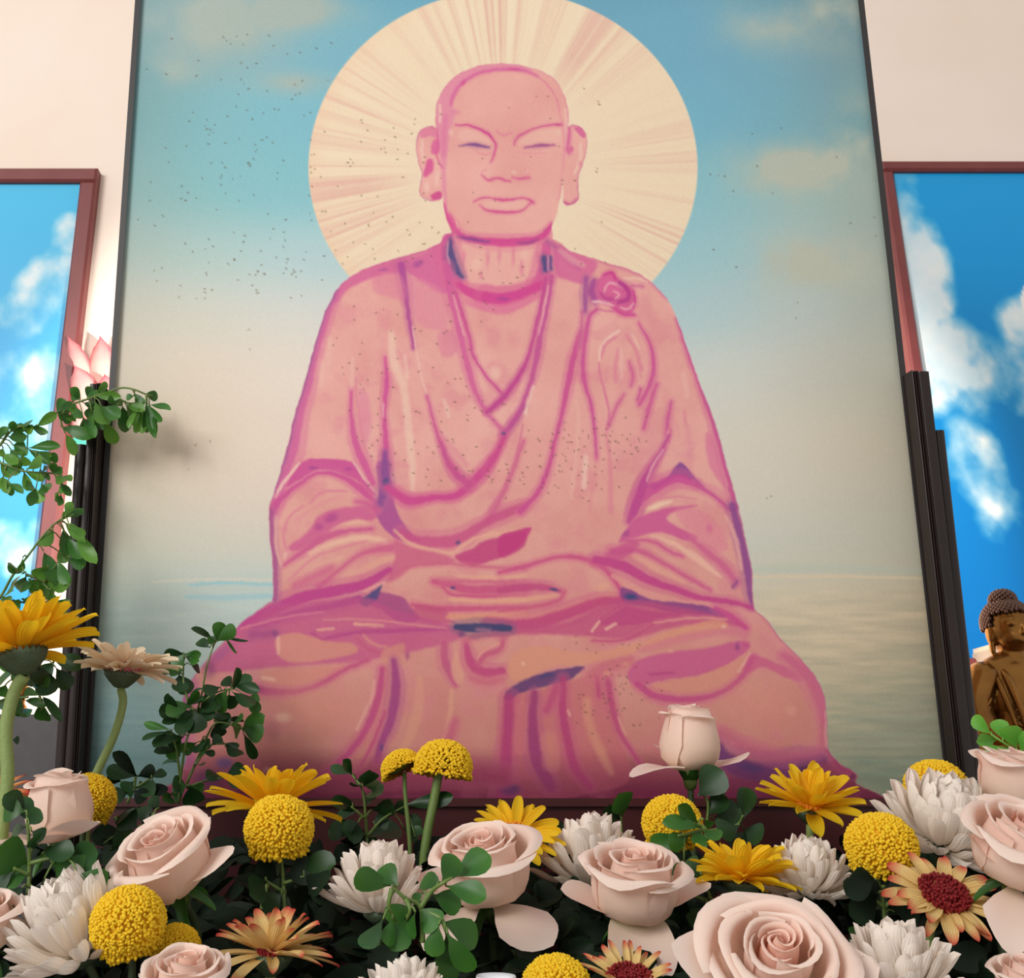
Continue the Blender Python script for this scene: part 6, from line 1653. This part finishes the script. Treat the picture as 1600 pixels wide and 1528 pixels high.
make_sprig('lobed dark leaves under the clear-standing pompon at right', (1150, 1080, 3.41),
    [[(800, 1400), (790, 1200), (780, 1060)], [(790, 1150), (700, 1080)], [(790, 1150), (900, 1050)]],
    [((780, 1050), (640, 1010), 110), ((760, 1080), (660, 1180), 120), ((800, 1050), (930, 990), 110), ((810, 1090), (940, 1100), 110), ((740, 1000), (600, 1080), 90), ((780, 1290), (650, 1320), 120), ((800, 1290), (880, 1330), 110), ((770, 1300), (740, 1400), 110), ((850, 1180), (930, 1160), 100)],
    0.64, M_leaf_dark, 84, spread=0.02, mats=[M_leaf_dark, M_leaf_shaded])
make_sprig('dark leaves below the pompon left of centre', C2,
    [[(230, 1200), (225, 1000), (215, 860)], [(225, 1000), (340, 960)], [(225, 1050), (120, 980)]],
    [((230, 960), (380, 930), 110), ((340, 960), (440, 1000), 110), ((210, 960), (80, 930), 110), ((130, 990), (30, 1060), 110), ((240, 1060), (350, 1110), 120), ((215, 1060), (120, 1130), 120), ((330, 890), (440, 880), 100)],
    0.66, M_leaf_shaded, 85, spread=0.025, mats=[M_leaf_dark, M_leaf_shaded])
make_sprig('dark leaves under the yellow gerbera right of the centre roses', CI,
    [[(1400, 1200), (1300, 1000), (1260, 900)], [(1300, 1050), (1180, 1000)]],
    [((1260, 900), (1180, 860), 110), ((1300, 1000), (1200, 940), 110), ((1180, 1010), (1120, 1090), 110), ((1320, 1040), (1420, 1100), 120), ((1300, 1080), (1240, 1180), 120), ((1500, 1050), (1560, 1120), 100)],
    0.66, M_leaf_shaded, 86, spread=0.025, mats=[M_leaf_shaded, M_leaf_dark])

# rim of a white porcelain bowl at the very bottom of the view
bp_, br_ = at(775, 1526, 0.50, 32)
bw = empty('porcelain_bowl', Matrix.Translation((bp_.x, bp_.y, TBL)), 'white porcelain bowl in front of the flowers, only its rim showing', 'bowl')
h = bp_.z - TBL - 0.001
obj('bowl_body', MB().lathe([(0.001, 0.0), (br_ * .45, 0.0), (br_ * .45, 0.006), (br_ * .32, 0.012), (br_ * .7, h * 0.55), (br_, h), (br_ * .96, h + 0.0015), (br_ * .9, h - 0.002), (br_ * .6, h * 0.55), (0.001, h * 0.3)], 40).mesh('bowl_body'), mat_plain('porcelain', (236, 236, 240), 0.15, spec=0.6), bw)
# ------------------------------------------------------------------ gilded seated statue behind the right post
M_gold = mat_plain('aged_gilding', (176, 124, 60), 0.30, metal=0.85, noise=0.9, nscale=35, col2=(112, 74, 36), bump=0.15, bscale=120)
M_curl = mat_plain('dark_bronze_curls', (112, 84, 72), 0.35, metal=0.7)
SD = 1.16
sp = P(1566, 982, SD)
hu = 88 / scale_at(sp)                       # head height
st_base = Vector((sp.x + hu * 0.10, SD, TBL))
zc = sp.z                                    # head centre height
S0 = Matrix.Translation(st_base) @ Matrix.Rotation(math.radians(8), 4, 'Z')
st = empty('seated_statue', S0, 'gilded seated statue with curled hair, cut by the right edge', 'statue')
def zl_(k): return zc - st_base.z + k * hu
mb = MB()
def ell(x, y, z, rx, ry, rz, rot=None):
    mb.sphere((x * hu, y * hu, zl_(z)), (rx * hu, ry * hu, rz * hu), 24, 16, rot)
def limb(pts, rs):
    c = bez([(x * hu, y * hu, zl_(z)) for x, y, z in pts], 14)
    mb.tube(c, [np.interp(i / 13, np.linspace(0, 1, len(rs)), rs) * hu for i in range(14)], 14)
    mb.sphere(c[0], rs[0] * hu, 12, 8); mb.sphere(c[-1], rs[-1] * hu, 12, 8)
ell(0, 0, 0.02, 0.36, 0.40, 0.48)            # skull
ell(0, -0.06, -0.16, 0.30, 0.34, 0.30)       # jaw
ell(0, 0.02, 0.50, 0.19, 0.20, 0.17)         # crown bump
limb([(0, 0, -0.36), (0, 0.02, -0.62)], [0.21, 0.25])
ell(0, 0.03, -1.18, 0.62, 0.42, 0.72)        # chest
ell(0, 0.0, -1.75, 0.60, 0.46, 0.50)         # belly
limb([(-0.42, 0.03, -0.72), (0, 0.03, -0.60), (0.42, 0.03, -0.72)], [0.20, 0.24, 0.20])
for sx in (-1, 1):
    limb([(sx * 0.62, 0.03, -0.86), (sx * 0.84, 0.02, -1.35), (sx * 0.82, -0.12, -1.85)], [0.27, 0.27, 0.26])
    limb([(sx * 0.82, -0.12, -1.85), (sx * 0.55, -0.50, -1.98), (sx * 0.16, -0.62, -2.02)], [0.27, 0.22, 0.15])
    limb([(sx * 0.35, 0.0, -2.20), (sx * 1.10, -0.20, -2.26), (sx * 1.15, -0.45, -2.30), (sx * 0.30, -0.78, -2.30)], [0.34, 0.32, 0.28, 0.18])
    ell(sx * 0.345, 0.03, -0.10, 0.06, 0.10, 0.20)      # ear
    ell(sx * 0.345, 0.02, -0.34, 0.05, 0.06, 0.14)      # ear lobe
ell(0, -0.30, -2.25, 0.95, 0.62, 0.26)
ell(0, -0.385, -0.06, 0.045, 0.06, 0.14)     # nose
ell(0, -0.425, -0.13, 0.06, 0.045, 0.045)
ell(0, -0.37, -0.25, 0.10, 0.045, 0.03); ell(0, -0.365, -0.285, 0.08, 0.045, 0.03)
for sx in (-1, 1):
    ell(sx * 0.15, -0.335, 0.03, 0.085, 0.05, 0.045)
    limb([(sx * 0.05, -0.375, 0.08), (sx * 0.15, -0.365, 0.13), (sx * 0.27, -0.27, 0.08)], [0.014, 0.018, 0.012])
me = mb.mesh('body')
body = obj('body', me, M_gold, st)
rm = body.modifiers.new('fuse', 'REMESH'); rm.mode = 'VOXEL'; rm.voxel_size = hu * 0.022; rm.use_smooth_shade = True
sm = body.modifiers.new('soften', 'SMOOTH'); sm.factor = 0.5; sm.iterations = 3
# robe: collar bands and folds
rb = MB()
def fold(pts, rs):
    c = bez([(x * hu, y * hu, zl_(z)) for x, y, z in pts], 18)
    rb.tube(c, [rs * hu * (0.6 + 0.4 * math.sin(math.pi * i / 17)) for i in range(18)], 8)
for sx in (-1, 1):
    fold([(sx * 0.26, 0.10, -0.62), (sx * 0.36, -0.22, -0.85), (sx * 0.36, -0.42, -1.25), (sx * 0.30, -0.50, -1.85)], 0.07)
    fold([(sx * 0.38, 0.06, -0.66), (sx * 0.50, -0.20, -0.95), (sx * 0.50, -0.36, -1.35), (sx * 0.44, -0.44, -1.85)], 0.05)
    for k in range(4):
        fold([(sx * (0.70 + .05 * k), -0.24, -1.25 - .14 * k), (sx * 1.0, -0.16, -1.72 - .1 * k), (sx * (0.86 - .1 * k), -0.40, -2.06 - .02 * k)], 0.045)
for k in range(4):
    fold([(-0.42, -0.42, -1.45 - .12 * k), (-0.1, -0.5, -1.58 - .12 * k), (0.22, -0.50, -1.55 - .12 * k), (0.46, -0.40, -1.35 - .12 * k)], 0.035)
for k in range(3):
    fold([(-1.2, -0.34, -2.15 - .1 * k), (-0.8, -0.74, -2.2 - .08 * k), (0, -0.9, -2.28 - .06 * k), (0.8, -0.74, -2.2 - .08 * k), (1.2, -0.34, -2.15 - .1 * k)], 0.05)
obj('robe_folds', rb.mesh('robe_folds'), M_gold, st)
# hands resting in the lap
for sx in (-1, 1):
    hb = MB()
    hb.sphere((sx * 0.12 * hu, -0.72 * hu, zl_(-1.97)), (0.16 * hu, 0.12 * hu, 0.06 * hu), 14, 8)
    for k in range(4):
        y = -0.66 - 0.055 * k
        hb.tube(bez([(sx * 0.10 * hu, y * hu, zl_(-1.96)), (-sx * 0.04 * hu, (y - .01) * hu, zl_(-1.96)), (-sx * (0.16 - .015 * abs(k - 1.5)) * hu, y * hu, zl_(-1.97))], 7), [0.034 * hu, 0.032 * hu, 0.03 * hu, 0.028 * hu, 0.026 * hu, 0.024 * hu, 0.016 * hu], 8)
    hb.tube(bez([(sx * 0.16 * hu, -0.66 * hu, zl_(-1.94)), (sx * 0.10 * hu, -0.70 * hu, zl_(-1.84)), (sx * 0.01 * hu, -0.72 * hu, zl_(-1.80))], 7), [0.036 * hu] * 3 + [0.032 * hu] * 3 + [0.02 * hu], 8)
    obj('hand', hb.mesh('hand'), M_gold, body)
# curls
cb = MB()
for k in range(420):
    z = 1 - 1.25 * (k + .5) / 420
    ph = k * 2.39996
    q = math.sqrt(max(0, 1 - z * z))
    x, y = q * math.cos(ph), q * math.sin(ph)
    zz = 0.10 + z * 0.42
    if y < -0.25 and zz < 0.27 - 0.05 * abs(x): continue
    if y < 0.2 and zz < 0.02: continue
    cb.sphere((x * 0.395 * hu, (y * 0.43 + .01) * hu, zl_(zz)), 0.040 * hu, 6, 4)
for k in range(90):
    z = 1 - 1.1 * (k + .5) / 90
    ph = k * 2.39996
    q = math.sqrt(max(0, 1 - z * z))
    cb.sphere((q * math.cos(ph) * 0.21 * hu, (q * math.sin(ph) * 0.22 + .02) * hu, zl_(0.50 + z * 0.19)), 0.038 * hu, 6, 4)
c_ = obj('hair_curls', cb.mesh('hair_curls'), M_curl, body); c_['kind'] = 'stuff'
# lotus seat down to the table
seat_top = zl_(-2.46)
seat_ = obj('seat', MB().lathe([(0.001, 0), (1.1 * hu, 0), (1.12 * hu, 0.10 * hu), (0.95 * hu, 0.25 * hu), (0.8 * hu, seat_top * 0.5), (0.98 * hu, seat_top - 0.2 * hu), (1.18 * hu, seat_top - 0.02 * hu), (1.1 * hu, seat_top), (0.001, seat_top + 0.03 * hu)], 40).mesh('seat'), M_gold, st)
lp = strap_petal('lotus_petal', 0.55 * hu, 0.40 * hu, 20, 95, 0.25, 0.5, 7, 4, 0, 0, 0.6)
lp.materials.append(M_gold)
for row in range(2):
    for k in range(16):
        obj('lotus_petal', lp, None, seat_, petal_matrix(2 * math.pi * (k + .5 * row) / 16, 0.82 * hu, seat_top - (0.55 + .22 * row) * hu, 1.0))

# ------------------------------------------------------------------ pink lotus ornament on the wall, left of the picture
M_lot = mat_petal('lotus_pink', [(0.0, (246, 222, 210)), (0.6, (246, 208, 196)), (0.86, (238, 160, 160)), (1.0, (226, 112, 128))], 0.3, 0.5, 0.3, 0.04)
M_teal = mat_plain('teal_leaf', (70, 176, 160), 0.5)
lw = P(150, 640, WALL_Y - 0.03)
k_ = 1 / scale_at(lw)
lo = empty('lotus_ornament', Matrix.Translation((lw.x, WALL_Y - 0.001, P(140, 690, WALL_Y).z)), 'pink lotus ornament on the white wall, half hidden by the picture', 'ornament')
oz = lo.location.z
def lpet(x0, y0, x1, y1, w, yo, bend):
    a = P(x0, y0, WALL_Y - yo); b = P(x1, y1, WALL_Y - yo - 0.006)
    nv_, nu_ = 8, 6
    vs, uv = [], []
    ax = b - a
    L = ax.length; ax = ax / L
    side = ax.cross(Vector((0, 1, 0))).normalized()
    for j in range(nv_ + 1):
        s_ = j / nv_
        ww = w * k_ * (0.35 + 0.65 * math.sin(min(1, s_ / .55) * math.pi / 2)) * (1 if s_ < .55 else math.sqrt(max(0.0, 1 - ((s_ - .55) / .45) ** 1.6)) + 0.02)
        for i in range(nu_ + 1):
            t = -1 + 2 * i / nu_
            vs.append(a + ax * L * s_ + side * t * ww * 0.5 + Vector((0, -0.010 * (1 - t * t) - bend * s_ * s_, 0))); uv.append((i / nu_, max(s_, abs(t) ** 3)))
    me = new_mesh('petal', [v - lo.location for v in vs], grid_faces(nu_, nv_), True, uv)
    obj('petal', me, M_lot, lo)
lpet(150, 640, 112, 534, 34, 0.004, 0.012); lpet(158, 640, 160, 530, 40, 0.008, 0.004); lpet(170, 640, 200, 540, 40, 0.006, 0.01)
lpet(155, 670, 122, 578, 44, 0.016, 0.01); lpet(165, 680, 168, 590, 48, 0.022, 0.006); lpet(150, 690, 118, 655, 30, 0.014, 0.012)
obj('stand', MB().box((P(140, 690, WALL_Y).x - lo.location.x + 10 * k_, -0.008, -6 * k_), (60 * k_, 0.016, 14 * k_)).mesh('stand', False), M_teal, lo)

# gold candle stick standing on the grey counter at the far left
gp = P(26, 1165, 1.30)
gz = zl
cs = empty('candlestick', Matrix.Translation((gp.x, 1.30, gz)), 'small gold candlestick behind the tall yellow gerbera stem', 'candlestick')
gh = P(26, 1062, 1.30).z - gz
ku = 1 / scale_at(gp)
obj('candlestick_body', MB().lathe([(0.001, 0), (16 * ku, 0), (16 * ku, .004), (8 * ku, .010), (5 * ku, gh * .2), (9 * ku, gh * .3), (5 * ku, gh * .4), (5 * ku, gh * .6), (10 * ku, gh * .72), (6 * ku, gh * .8), (12 * ku, gh * .95), (12 * ku, gh), (0.001, gh)], 24).mesh('candlestick_body'), M_gold, cs)
bpy.context.view_layer.update()
